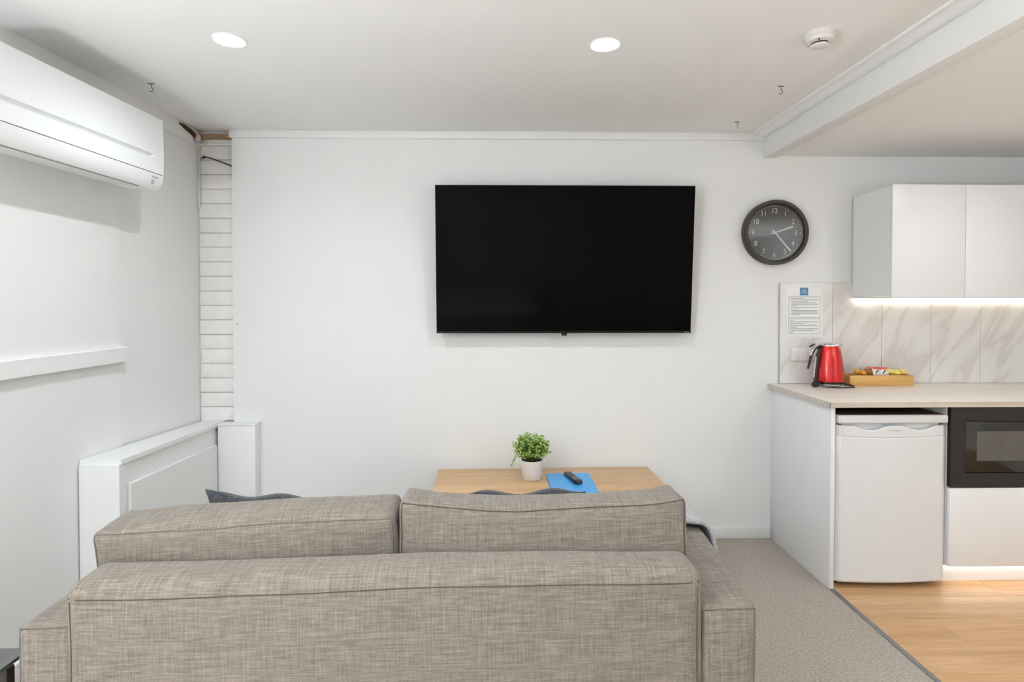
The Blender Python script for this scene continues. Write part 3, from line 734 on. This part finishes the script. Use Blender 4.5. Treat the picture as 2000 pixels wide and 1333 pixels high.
# snack tray
tx0, tx1, ty0, ty1, tz = 1.974, 2.340, 3.182, 3.285, CT
tr = thing('snack_tray', 'shallow bamboo tray of biscuits beside the red kettle', 'tray', (2.17, 3.23, tz))
box('front_side', tx0, tx1, ty0, ty0+0.008, tz, tz+0.061, 'bamboo', tr, bevel=0.0012)
box('back_side', tx0, tx1, ty1-0.008, ty1, tz, tz+0.061, 'bamboo', tr, bevel=0.0012)
box('left_side', tx0, tx0+0.008, ty0+0.008, ty1-0.008, tz, tz+0.061, 'bamboo', tr, bevel=0.0012)
box('right_side', tx1-0.008, tx1, ty0+0.008, ty1-0.008, tz, tz+0.061, 'bamboo', tr, bevel=0.0012)
box('bottom', tx0+0.008, tx1-0.008, ty0+0.008, ty1-0.008, tz+0.002, tz+0.008, 'bamboo', tr)
def packet(name, label, cat, c, size, rot, mat, seed, extra=None, group='wrapped snacks in the bamboo tray'):
    b = bmesh.new(); n = 10; m = 6
    lx, wy, hz_ = size; top = []; bot = []
    for i in range(n+1):
        u = -1+2*i/n; ra = []; rb = []
        for j in range(m+1):
            v = -1+2*j/m
            puff = max(0.05, (1-abs(u)**4))*(1-abs(v)**3)
            wr = mnoise.noise(Vector((u*3+seed, v*3, seed*2)))*0.22
            fin = 1+0.12*math.sin(j*2.6)*(abs(u) > 0.95)
            ra.append(b.verts.new((u*lx, v*wy*(0.86+0.14*abs(u)**6), hz_*(puff*(1+wr))*fin+0.0004))); rb.append(b.verts.new((u*lx, v*wy*(0.86+0.14*abs(u)**6), -hz_*(puff*(1-wr))-0.0004)))
        top.append(ra); bot.append(rb)
    for i in range(n):
        for j in range(m):
            b.faces.new((top[i][j], top[i+1][j], top[i+1][j+1], top[i][j+1])); b.faces.new((bot[i][j], bot[i][j+1], bot[i+1][j+1], bot[i+1][j]))
    ring = [(top[i][0], bot[i][0]) for i in range(n+1)]+[(top[n][j], bot[n][j]) for j in range(1, m+1)]+[(top[i][m], bot[i][m]) for i in range(n-1, -1, -1)]+[(top[0][j], bot[0][j]) for j in range(m-1, 0, -1)]
    for k in range(len(ring)):
        a, c2 = ring[k], ring[(k+1) % len(ring)]; b.faces.new((a[0], a[1], c2[1], c2[0]))
    o = obj(name, b, mat, smooth=True); o.location = c; o.rotation_euler = rot
    setp(o, label, cat, group)
    return o
zb = tz+0.064
packet('wrapped_biscuit', 'gold-wrapped sweet at left end of the bamboo tray', 'biscuit', (2.045, 3.225, zb+0.012), (0.026, 0.018, 0.012), (0.9, 0.3, 0.4), 'gold_wrap', 1.3)
packet('wrapped_biscuit', 'small dark gold sweet next to left end of bamboo tray', 'biscuit', (2.083, 3.23, zb+0.006), (0.022, 0.016, 0.012), (0.6, -0.3, 1.2), 'gold_wrap', 4.1)
packet('wrapped_biscuit', 'brown and gold packet left of the striped packets in tray', 'biscuit', (2.118, 3.235, zb+0.010), (0.024, 0.020, 0.013), (1.1, 0.2, -0.2), 'brown_wrap', 6.7)
for nme, lab, cc, rr, sd_ in (('biscuit_packet', 'white and red biscuit packet with dark print, left of the pair', (2.150, 3.222, zb+0.014), (1.12, 0.1, 0.12), 2.2), ('biscuit_packet', 'white and red biscuit packet with dark print, right of the pair', (2.196, 3.224, zb+0.013), (1.15, -0.08, -0.1), 8.8)):
    o = packet(nme, lab, 'packet', cc, (0.023, 0.026, 0.007), rr, 'white_wrap', sd_)
    b = bm_box(-0.021, 0.021, 0.012, 0.024, 0.0045, 0.0065, 0.0008); obj('red_band', b, 'red_wrap', o)
    for q_ in range(3):
        b = bm_box(-0.012+0.006*q_, -0.004+0.007*q_, -0.012+0.007*q_, -0.004+0.006*q_, 0.0065, 0.0082, 0.0008); obj('dark_print', b, 'black_print', o)
packet('wrapped_biscuit', 'red-orange wrapper lying across the top of the snack pile', 'biscuit', (2.165, 3.252, zb+0.030), (0.052, 0.015, 0.007), (0.35, 0.08, 0.15), 'red_wrap', 3.3)
packet('wrapped_biscuit', 'brown packet right of the striped packets in tray', 'biscuit', (2.229, 3.232, zb+0.008), (0.022, 0.017, 0.012), (1.0, -0.4, 0.3), 'brown_wrap', 5.9)
for i, (xx_, hh, rz, sz) in enumerate(((2.250, 0.014, 0.2, 0.032), (2.288, 0.010, -0.3, 0.028), (2.318, 0.014, 0.5, 0.026), (2.268, -0.008, 0.1, 0.03))):
    lab = ['large pale yellow sachet right of centre in the bamboo tray', 'pale yellow sachet between its neighbours in the bamboo tray', 'pale yellow sachet at right end of the bamboo tray', 'low pale yellow sachet under others in bamboo tray'][i]
    packet('sachet', lab, 'sachet', (xx_, 3.232+0.006*(i % 2), zb+hh), (sz, 0.02, 0.007), (0.8, 0.15*(-1)**i, rz), 'yellow_wrap', 11+i)
# board at the right edge
bo = setp(obj('serving_board', bm_box(-0.12, 0.12, -0.09, 0.09, 0, 0.009, 0.004), 'cream_board', smooth=True, angle=35, loc=(3.155, 3.13, CT+0.0)), 'cream board lying on worktop at the right picture edge', 'board')
bo.rotation_euler = (0, 0, math.radians(32))

# ------------------------------------------------------------------ coffee table and what stands on it
TZ = 0.43
ctb = thing('coffee_table', 'light oak coffee table against the wall below the television', 'table', (0.255, 2.98, 0), (0, 0, math.radians(1.2)))
lbox('table_top', -0.605, 0.605, -0.30, 0.30, TZ-0.028, TZ, 'oak_table', ctb, bevel=0.003)
for sx in (-1, 1):
    for sy in (-1, 1):
        lbox('leg', sx*0.575-0.022, sx*0.575+0.022, sy*0.265-0.022, sy*0.265+0.022, 0, TZ-0.028, 'oak_table', ctb, bevel=0.003)
for sy in (-1, 1): lbox('apron', -0.55, 0.55, sy*0.265-0.009, sy*0.265+0.009, TZ-0.09, TZ-0.028, 'oak_table', ctb)
for sx in (-1, 1): lbox('apron', sx*0.575-0.009, sx*0.575+0.009, -0.24, 0.24, TZ-0.09, TZ-0.028, 'oak_table', ctb)
pp = thing('potted_plant', 'small leafy green plant in textured white pot on coffee table', 'plant', (0.168, 3.075, TZ))
obj('pot', lathe([(0.0, 0.0), (0.048, 0.0), (0.052, 0.004), (0.0585, 0.085), (0.0595, 0.104), (0.0585, 0.106), (0.056, 0.104), (0.054, 0.09), (0, 0.09)], 48, cap=False), 'pot_white', pp, smooth=True, angle=50)
obj('soil', lathe([(0.0545, 0.085), (0.0545, 0.094), (0.03, 0.099), (0, 0.101)], 24, cap=False), 'soil', pp, smooth=True)
random.seed(21)
lv_b = bmesh.new(); st_b = bmesh.new()
def leaf(b, p, d, l, wd, mi):
    d = d.normalized(); s = d.cross(Vector((random.uniform(-1, 1), random.uniform(-1, 1), random.uniform(-0.2, 1)))).normalized(); nrm = s.cross(d)
    pts = [p, p+d*l*0.35+s*wd, p+d*l*0.75+s*wd*0.8, p+d*l-nrm*l*0.12, p+d*l*0.75-s*wd*0.8, p+d*l*0.35-s*wd]; mid = p+d*l*0.55+nrm*wd*0.35
    V = [b.verts.new(q) for q in pts]; c = b.verts.new(mid)
    for i in range(6):
        f = b.faces.new((V[i], V[(i+1) % 6], c)); f.material_index = mi
for i in range(240):
    u = random.random()*2*math.pi; v = math.acos(random.uniform(-0.30, 1)); rr = 0.090*random.uniform(0.74, 1.05)
    tip = Vector((math.sin(v)*math.cos(u)*rr*1.08, math.sin(v)*math.sin(u)*rr*1.08, 0.158+math.cos(v)*rr*0.92))
    root = Vector((random.uniform(-.025, .025), random.uniform(-.025, .025), 0.097))
    midp = root.lerp(tip, 0.5)+Vector((0, 0, 0.012))
    path = smoothpath([root, midp, tip], 3)
    tube(path, 0.0009, 4, bm=st_b)
    for k in range(9):
        t = 0.35+0.65*k/8; idx = min(len(path)-1, int(t*(len(path)-1)+0.5)); base = path[idx]+Vector((random.gauss(0, .003), random.gauss(0, .003), random.gauss(0, .003)))
        dr_ = (tip-root).normalized()+Vector((random.gauss(0, .8), random.gauss(0, .8), random.gauss(0, .7)))
        leaf(lv_b, base, dr_, random.uniform(0.010, 0.016), random.uniform(0.0042, 0.0064), random.choice((0, 0, 0, 1, 1, 2, 2)) if k < 6 else random.choice((0, 1, 1)))
for q_ in range(10):   # a stray sprig low on the left
    leaf(lv_b, Vector((-0.088-0.002*q_, -0.01+random.uniform(-.01, .01), 0.118-0.0045*q_)), Vector((-1, random.gauss(0, .5), random.gauss(-.3, .6))), 0.011, 0.004, q_ % 3)
tube(smoothpath([(-0.03, 0, 0.10), (-0.07, -0.006, 0.125), (-0.095, -0.01, 0.105), (-0.108, -0.01, 0.076)], 4), 0.0009, 4, bm=st_b)
fo = obj('foliage', lv_b, 'leaf_a', pp, smooth='keep', mats=['leaf_a', 'leaf_b', 'leaf_c']); fo['kind'] = 'stuff'
sto = obj('stems', st_b, 'stem', pp); sto['kind'] = 'stuff'
# folder
fd = thing('folder', 'bright blue plastic folder lying on the coffee table', 'folder', (0.372, 2.985, TZ), (0, 0, math.radians(1.0)))
b = bmesh.new(); top = []; nxx, nyy = 10, 12
def cover(zf, th):
    b = bmesh.new(); A = []; B = []
    for i in range(nxx+1):
        ra = []; rb = []
        for j in range(nyy+1):
            x = -0.118+0.236*i/nxx; y = -0.162+0.324*j/nyy
            ra.append(b.verts.new((x, y, zf(x, y)))); rb.append(b.verts.new((x, y, zf(x, y)+th)))
        A.append(ra); B.append(rb)
    for i in range(nxx):
        for j in range(nyy):
            b.faces.new((A[i][j], A[i][j+1], A[i+1][j+1], A[i+1][j])); b.faces.new((B[i][j], B[i+1][j], B[i+1][j+1], B[i][j+1]))
    for i in range(nxx):
        b.faces.new((A[i][0], A[i+1][0], B[i+1][0], B[i][0])); b.faces.new((A[i][nyy], B[i][nyy], B[i+1][nyy], A[i+1][nyy]))
    for j in range(nyy):
        b.faces.new((A[0][j], B[0][j], B[0][j+1], A[0][j+1])); b.faces.new((A[nxx][j], A[nxx][j+1], B[nxx][j+1], B[nxx][j]))
    return b
zt_ = lambda x, y: 0.0065+0.006*max(0, (-x-0.0)/0.118)**2*max(0, 0.3-y/0.324)
obj('back_cover', cover(lambda x, y: 0.0004, 0.0012), 'folder_blue', fd, smooth=True, angle=30)
obj('pages', cover(lambda x, y: 0.0018+0*x, 0.0036), 'paper', fd, smooth=True, angle=30).scale = (0.97, 0.98, 1)
obj('front_cover', cover(zt_, 0.0012), 'folder_blue', fd, smooth=True, angle=30)
# remote
rm = thing('remote_control', 'black remote control lying on the blue folder', 'remote', (0.386, 3.035, TZ+0.0085), (0, 0, math.radians(14)))
def rsec(y, wd, h): return [(-wd, y, 0.002), (-wd*0.75, y, 0), (wd*0.75, y, 0), (wd, y, 0.002), (wd, y, h*0.7), (wd*0.8, y, h), (-wd*0.8, y, h), (-wd, y, h*0.7)]
st = [(-0.092, 0.010, 0.010), (-0.089, 0.018, 0.017), (-0.080, 0.0225, 0.020), (0, 0.0215, 0.018), (0.080, 0.0215, 0.017), (0.090, 0.018, 0.014), (0.093, 0.010, 0.009)]
obj('case', prism(None, lambda i: rsec(*st[i]), len(st)), 'remote_black', rm, smooth=True, angle=40)
for r_i in range(9):
    for c_i in range(3):
        mt = 'button_red' if (r_i, c_i) == (8, 1) else ('button_blue' if r_i in (5, 6) and c_i == 1 else 'button_grey')
        yb = -0.066+0.0175*r_i; xb = (c_i-1)*0.0125
        if r_i == 4: continue
        hgt = 0.0185 if yb < 0 else 0.0178
        obj('button', lathe([(0.0042, 0), (0.0042, 0.0022), (0, 0.0024)], 10), mt, rm, loc=(xb, yb, hgt-0.0005))

# ------------------------------------------------------------------ sofa
sf = thing('sofa', 'beige linen two-seater sofa seen from behind', 'sofa', (-0.262, 1.416, 0), (0, 0, 0.029))
def soft_box(size, r, n, bulge=(0, 0, 0), wob=0.0, wsc=6.0, seed=0.0, post=None, sag=0.0):
    """rounded box with puffed faces; returns bmesh and the mapping"""
    hx, hy, hz_ = size[0]/2, size[1]/2, size[2]/2
    def fmap(u, v, t):
        p = Vector((u*hx, v*hy, t*hz_))
        q = Vector((max(-hx+r, min(hx-r, p.x)), max(-hy+r, min(hy-r, p.y)), max(-hz_+r, min(hz_-r, p.z))))
        d = p-q
        if d.length > 1e-9:
            dd = d.normalized(); p = q+dd*r
        e = lambda s: max(0.0, 1-abs(s)**2.4)
        p.x += bulge[0]*(1 if u > 0 else -1)*abs(u)**3*e(v)*e(t)
        p.y += bulge[1]*(1 if v > 0 else -1)*abs(v)**3*e(u)*e(t)
        p.z += bulge[2]*(1 if t > 0 else -1)*abs(t)**3*e(u)*e(v)
        if sag: p.z -= sag*e(u)*max(0, t)
        if wob:
            k = mnoise.noise_vector(p*wsc+Vector((seed, seed*1.7, 0))); p += k*wob
            k = mnoise.noise_vector(p*wsc*2.7+Vector((seed*2, 5, seed))); p += k*wob*0.35
        if post: p = post(p)
        return p
    b = bmesh.new(); cache = {}
    nx, ny, nz = n
    def V(i, j, k):
        key = (i, j, k)
        if key not in cache:
            g = lambda a, m: -1+2*a/m
            # denser near the edges
            sh = lambda s: math.copysign(abs(s)**0.8, s)
            cache[key] = b.verts.new(fmap(sh(g(i, nx)), sh(g(j, ny)), sh(g(k, nz))))
        return cache[key]
    for i in range(nx):
        for j in range(ny):
            for k in (0, nz): b.faces.new((V(i, j, k), V(i+1, j, k), V(i+1, j+1, k), V(i, j+1, k)))
        for k in range(nz):
            for j in (0, ny): b.faces.new((V(i, j, k), V(i+1, j, k), V(i+1, j, k+1), V(i, j, k+1)))
    for j in range(ny):
        for k in range(nz):
            for i in (0, nx): b.faces.new((V(i, j, k), V(i, j+1, k), V(i, j+1, k+1), V(i, j, k+1)))
    return b, fmap
def seam(fmap, uvt, rad, name, mat, parent, loc=(0, 0, 0), rot=(0, 0, 0), closed=False):
    path = [fmap(*q) for q in uvt]
    o = obj(name, tube(path, rad, 6, closed=closed), mat, parent, smooth=True); o.location = loc; o.rotation_euler = rot
    return o
def lin(a, c, n): return [tuple(a[m]+(c[m]-a[m])*i/n for m in range(3)) for i in range(n+1)]
# base
lbox('base_frame', -0.915, 0.915, 0.02, 0.735, 0.07, 0.25, 'sofa_linen', sf, bevel=0.015)
for sx in (-1, 1):
    for sy in (0.07, 0.68):
        o = obj('foot', lathe([(0.018, 0), (0.026, 0.07), (0, 0.07)], 20), 'foot_dark', sf, smooth=True, angle=40, loc=(sx*0.85, sy, 0.0))
# arms
def make_arm(sx):
    def post(p):
        y = p.y+0.37
        f = min(1, y/0.45)
        x = p.x+0.032*f+0.006*math.sin(p.z*7)
        return Vector((x, p.y, p.z+0.022*f*(p.z > 0)))
    b, fm = soft_box((0.146, 0.74, 0.53), 0.016, (8, 32, 22), (0.004, 0.008, 0.006), 0.0025, 5, sx*3.0, post)
    ar = obj('armrest', b, 'sofa_linen', sf, smooth=True, loc=(sx*0.846, 0.372, 0.337))
    e = 0.985
    # seam round the back end of the armrest
    back_loop = lin((-e, -1, -0.9), (-e, -1, e), 14)+lin((-e, -1, e), (e, -1, e), 10)[1:]+lin((e, -1, e), (e, -1, -0.9), 14)[1:]
    seam(fm, back_loop, 0.0022, 'piping', 'sofa_piping', ar)
    return ar
make_arm(-1); make_arm(1)
# backrest
def bpost(p):
    z = p.z
    if z > 0.24:    # rounded-over top roll leaning a little forward
        pass
    return Vector((p.x, p.y+0.012*max(0, z-0.2)*0, z+0.004*math.sin(p.x*5.0+1)))
bkb, bfm = soft_box((1.572, 0.15, 0.63), 0.038, (56, 8, 30), (0.010, 0.010, 0.004), 0.0035, 3.0, 2.0, bpost)
bk = obj('backrest', bkb, 'sofa_linen', sf, smooth=True, loc=(-0.008, 0.058, 0.396))
seam(bfm, lin((-0.998, -1, 0.885), (0.998, -1, 0.905), 40), 0.0016, 'seam', 'sofa_seam', bk)
for s in (-1, 1): seam(bfm, lin((s*0.985, -1, -0.95), (s*0.985, -1, 0.86), 24), 0.0014, 'seam', 'sofa_seam', bk)
# seat cushions
for cx in (-0.386, 0.386):
    b, fm = soft_box((0.765, 0.60, 0.20), 0.03, (18, 18, 8), (0.004, 0.008, 0.02), 0.003, 6, cx)
    obj('seat_cushion', b, 'sofa_linen', sf, smooth=True, loc=(cx, 0.45, 0.345))
# back cushions
b, fm = soft_box((0.80, 0.165, 0.40), 0.018, (40, 10, 22), (0.012, 0.022, 0.016), 0.006, 5.5, 6.1)
lc = obj('back_cushion', b, 'sofa_linen', sf, smooth=True, loc=(-0.421, 0.240, 0.592)); lc.rotation_euler = (math.radians(4.0), math.radians(-2.4), math.radians(0.5))
seam(fm, lin((-0.985, -0.985, 0.985), (0.985, -0.985, 0.985), 40), 0.0019, 'piping', 'sofa_piping', lc)
seam(fm, lin((-0.985, 0.985, 0.985), (0.985, 0.985, 0.985), 40), 0.0019, 'piping', 'sofa_piping', lc)
for s in (-1, 1): seam(fm, lin((s*0.985, -0.985, -0.9), (s*0.985, -0.985, 0.985), 20), 0.0019, 'piping', 'sofa_piping', lc)
b, fm = soft_box((0.808, 0.155, 0.44), 0.018, (44, 10, 24), (0.010, 0.020, 0.006), 0.006, 5.0, 13.7, sag=0.030)
rc = obj('back_cushion', b, 'sofa_linen', sf, smooth=True, loc=(0.392, 0.222, 0.614)); rc.rotation_euler = (math.radians(-4.0), math.radians(-0.4), math.radians(-1.0))
seam(fm, lin((-0.985, -0.985, 0.985), (0.985, -0.985, 0.985), 44), 0.0019, 'piping', 'sofa_seam', rc)
seam(fm, lin((-0.985, 0.985, 0.985), (0.985, 0.985, 0.985), 44), 0.0019, 'piping', 'sofa_seam', rc)
for s in (-1, 1): seam(fm, lin((s*0.985, -0.985, -0.9), (s*0.985, -0.985, 0.985), 20), 0.0019, 'piping', 'sofa_seam', rc)
# scatter cushions: square pillows standing on the seat, only their tops show
def pillow(c, w_, h_, th, rot, label, seed):
    b = bmesh.new(); n = 18; T_ = []; B_ = []
    for i in range(n+1):
        ra = []; rb = []
        for j in range(n+1):
            u = -1+2*i/n; v = -1+2*j/n
            pin = 1-0.10*(1-abs(v)**2)*abs(u)**3; pin2 = 1-0.10*(1-abs(u)**2)*abs(v)**3
            x, zz = u*w_/2*pin, v*h_/2*pin2
            pf = th/2*((1-u**4)*(1-v**4))**0.6+0.002
            k = mnoise.noise(Vector((u*2.2+seed, v*2.2, seed)))*0.012
            ra.append(b.verts.new((x, pf+k*(1-u**2)*(1-v**2), zz+0.010*math.sin(u*6+seed)*(v > 0.6)))); rb.append(b.verts.new((x, -pf+k*(1-u**2)*(1-v**2), zz+0.010*math.sin(u*6+seed)*(v > 0.6))))
        T_.append(ra); B_.append(rb)
    for i in range(n):
        for j in range(n):
            b.faces.new((T_[i][j], T_[i][j+1], T_[i+1][j+1], T_[i+1][j])); b.faces.new((B_[i][j], B_[i+1][j], B_[i+1][j+1], B_[i][j+1]))
    ring = [(i, 0) for i in range(n)]+[(n, j) for j in range(n)]+[(i, n) for i in range(n, 0, -1)]+[(0, j) for j in range(n, 0, -1)]
    for k in range(len(ring)):
        a, c2 = ring[k], ring[(k+1) % len(ring)]
        b.faces.new((T_[a[0]][a[1]], T_[c2[0]][c2[1]], B_[c2[0]][c2[1]], B_[a[0]][a[1]]))
    o = obj('scatter_cushion', b, 'pillow_dark', smooth=True, loc=c); o.rotation_euler = rot
    setp(o, label, 'cushion', 'dark scatter cushions on the sofa')
pillow((-0.752, 1.890, 0.622), 0.42, 0.29, 0.12, (math.radians(14), math.radians(4), 0.05), 'dark grey scatter cushion peeping over the left back cushion', 1.0)
pillow((0.075, 1.895, 0.628), 0.42, 0.29, 0.12, (math.radians(14), math.radians(-2), -0.03), 'dark grey scatter cushion peeping over the right back cushion', 5.0)
# throw over the right arm
b = bmesh.new(); ny_, nk = 26, 34
arm_prof = [(0.735, 0.47), (0.742, 0.52), (0.752, 0.59), (0.775, 0.640), (0.805, 0.655), (0.845, 0.652), (0.89, 0.645), (0.935, 0.638), (0.972, 0.615), (0.985, 0.56), (0.988, 0.48), (0.990, 0.40), (0.992, 0.33)]
pth = smoothpath([(x, 0, zz) for x, zz in arm_prof], 4)
outer = []; inner = []
for i in range(ny_+1):
    y = 0.43+0.21*i/ny_
    ro = []; ri = []
    for k, p in enumerate(pth):
        wv = 0.008*math.sin(y*38+k*0.15)+0.006*mnoise.noise(Vector((k*0.2, y*12, 2)))
        bunch = 0.022*math.exp(-((k-18)/6.0)**2)*(0.5+0.5*math.sin(y*21+1.0))
        e = p+Vector((0.004*math.sin(k*0.5), y+0.012*mnoise.noise(Vector((k*0.15, 7, i*0.01))), max(0, wv)+bunch))
        n_ = Vector((0, 0, 1)) if k < 30 else Vector((1, 0, 0))
        ri.append(b.verts.new(e)); ro.append(b.verts.new(e+n_*0.014))
    outer.append(ro); inner.append(ri)
m_ = len(pth)
for i in range(ny_):
    for k in range(m_-1):
        b.faces.new((outer[i][k], outer[i+1][k], outer[i+1][k+1], outer[i][k+1])); b.faces.new((inner[i][k], inner[i][k+1], inner[i+1][k+1], inner[i+1][k]))
for k in range(m_-1):
    b.faces.new((outer[0][k], outer[0][k+1], inner[0][k+1], inner[0][k])); b.faces.new((outer[ny_][k], inner[ny_][k], inner[ny_][k+1], outer[ny_][k+1]))
for i in range(ny_):
    b.faces.new((outer[i][0], inner[i][0], inner[i+1][0], outer[i+1][0])); b.faces.new((outer[i][m_-1], outer[i+1][m_-1], inner[i+1][m_-1], inner[i][m_-1]))
th = obj('throw_blanket', b, 'throw_grey', smooth=True, loc=(-0.262, 1.416, 0)); th.rotation_euler = (0, 0, 0.029)
setp(th, 'soft grey throw blanket draped over the right sofa arm', 'blanket')

# ------------------------------------------------------------------ glass side table at the lower left
gt = thing('side_table', 'glass-topped side table with dark legs beside the sofa', 'table', (-1.45, 1.26, 0))
gx0, gx1, gy0, gy1 = -1.70, -1.206, 1.02, 1.47
box('glass_top', gx0, gx1, gy0, gy1, 0.494, 0.502, 'table_glass', gt)
for a in ((gx0, gx1, gy0-0.0006, gy0), (gx0, gx1, gy1, gy1+0.0006)): box('glass_edge', *a, 0.494, 0.502, 'table_glass_edge', gt)
for a in ((gx0-0.0006, gx0), (gx1, gx1+0.0006)): box('glass_edge', *a, gy0, gy1, 0.494, 0.502, 'table_glass_edge', gt)
for lx in (gx0+0.02, gx1-0.018):
    for ly in (gy0+0.03, gy1-0.05):
        lg_ = box('leg', lx-0.0125, lx+0.0125, ly-0.0125, ly+0.0125, 0.0, 0.486, 'leg_brown', gt, bevel=0.002)
        obj('mount', lathe([(0.012, 0.486), (0.012, 0.494), (0, 0.494)], 20), 'leg_cap', gt, loc=(lx+1.45, ly-1.26, 0))
box('lower_rail', gx0+0.03, gx1-0.03, gy1-0.06, gy1-0.04, 0.12, 0.14, 'leg_brown', gt)

# ------------------------------------------------------------------ bed behind the viewer (seen only as a reflection)
be = thing('bed', 'white-dressed double bed with dark base behind the viewer', 'bed', (-0.35, -1.5, 0))
lbox('base', -0.80, 0.80, -1.0, 1.0, 0.02, 0.30, 'foot_dark', be, bevel=0.01)
bb, _ = soft_box((1.6, 2.0, 0.26), 0.05, (20, 24, 8), (0, 0, 0.01), 0.003, 4, 1)
obj('mattress', bb, 'bed_linen', be, smooth=True, loc=(0, 0, 0.43))
bb, _ = soft_box((1.66, 1.45, 0.07), 0.03, (20, 20, 4), (0, 0, 0.012), 0.008, 4, 5)
obj('quilt', bb, 'bed_linen', be, smooth=True, loc=(0, 0.27, 0.595))
for sx in (-0.4, 0.4):
    bb, _ = soft_box((0.68, 0.42, 0.14), 0.06, (14, 10, 6), (0, 0, 0.02), 0.006, 6, sx*9)
    obj('pillow', bb, 'bed_linen', be, smooth=True, loc=(sx, -0.74, 0.64))

# ------------------------------------------------------------------ made-up floor lamps behind the viewer, added as fill to lift the ceiling
for (xx_, yy_, rs, lab) in ((-1.55, -0.35, 0.20, 'added drum-shaded fill lamp behind the viewer by the left wall'), (2.85, -0.30, 0.135, 'added drum-shaded fill lamp behind the viewer by the right wall')):
    t = thing('fill_lamp', lab, 'lamp', (xx_, yy_, 0), group='added fill lamps behind the viewer')
    obj('base', lathe([(0.13, 0), (0.13, 0.012), (0.12, 0.018), (0.02, 0.022), (0, 0.022)], 40), 'alu', t, smooth=True, angle=40)
    obj('pole', lathe([(0.010, 0.02), (0.010, 1.05), (0, 1.05)], 16), 'alu', t, smooth=True, angle=40)
    obj('fill_shade', lathe([(rs, 0.92), (rs*0.9, 1.22)], 40, cap=False), 'fill_shade' if xx_ < 0 else 'dim_fill_shade', t, smooth=True, angle=40)
    obj('fill_disc', lathe([(rs*0.89, 1.20), (0, 1.205)], 40, cap=False), 'fill_up_glow', t, smooth=True)  # upward glow disc, added to brighten the ceiling
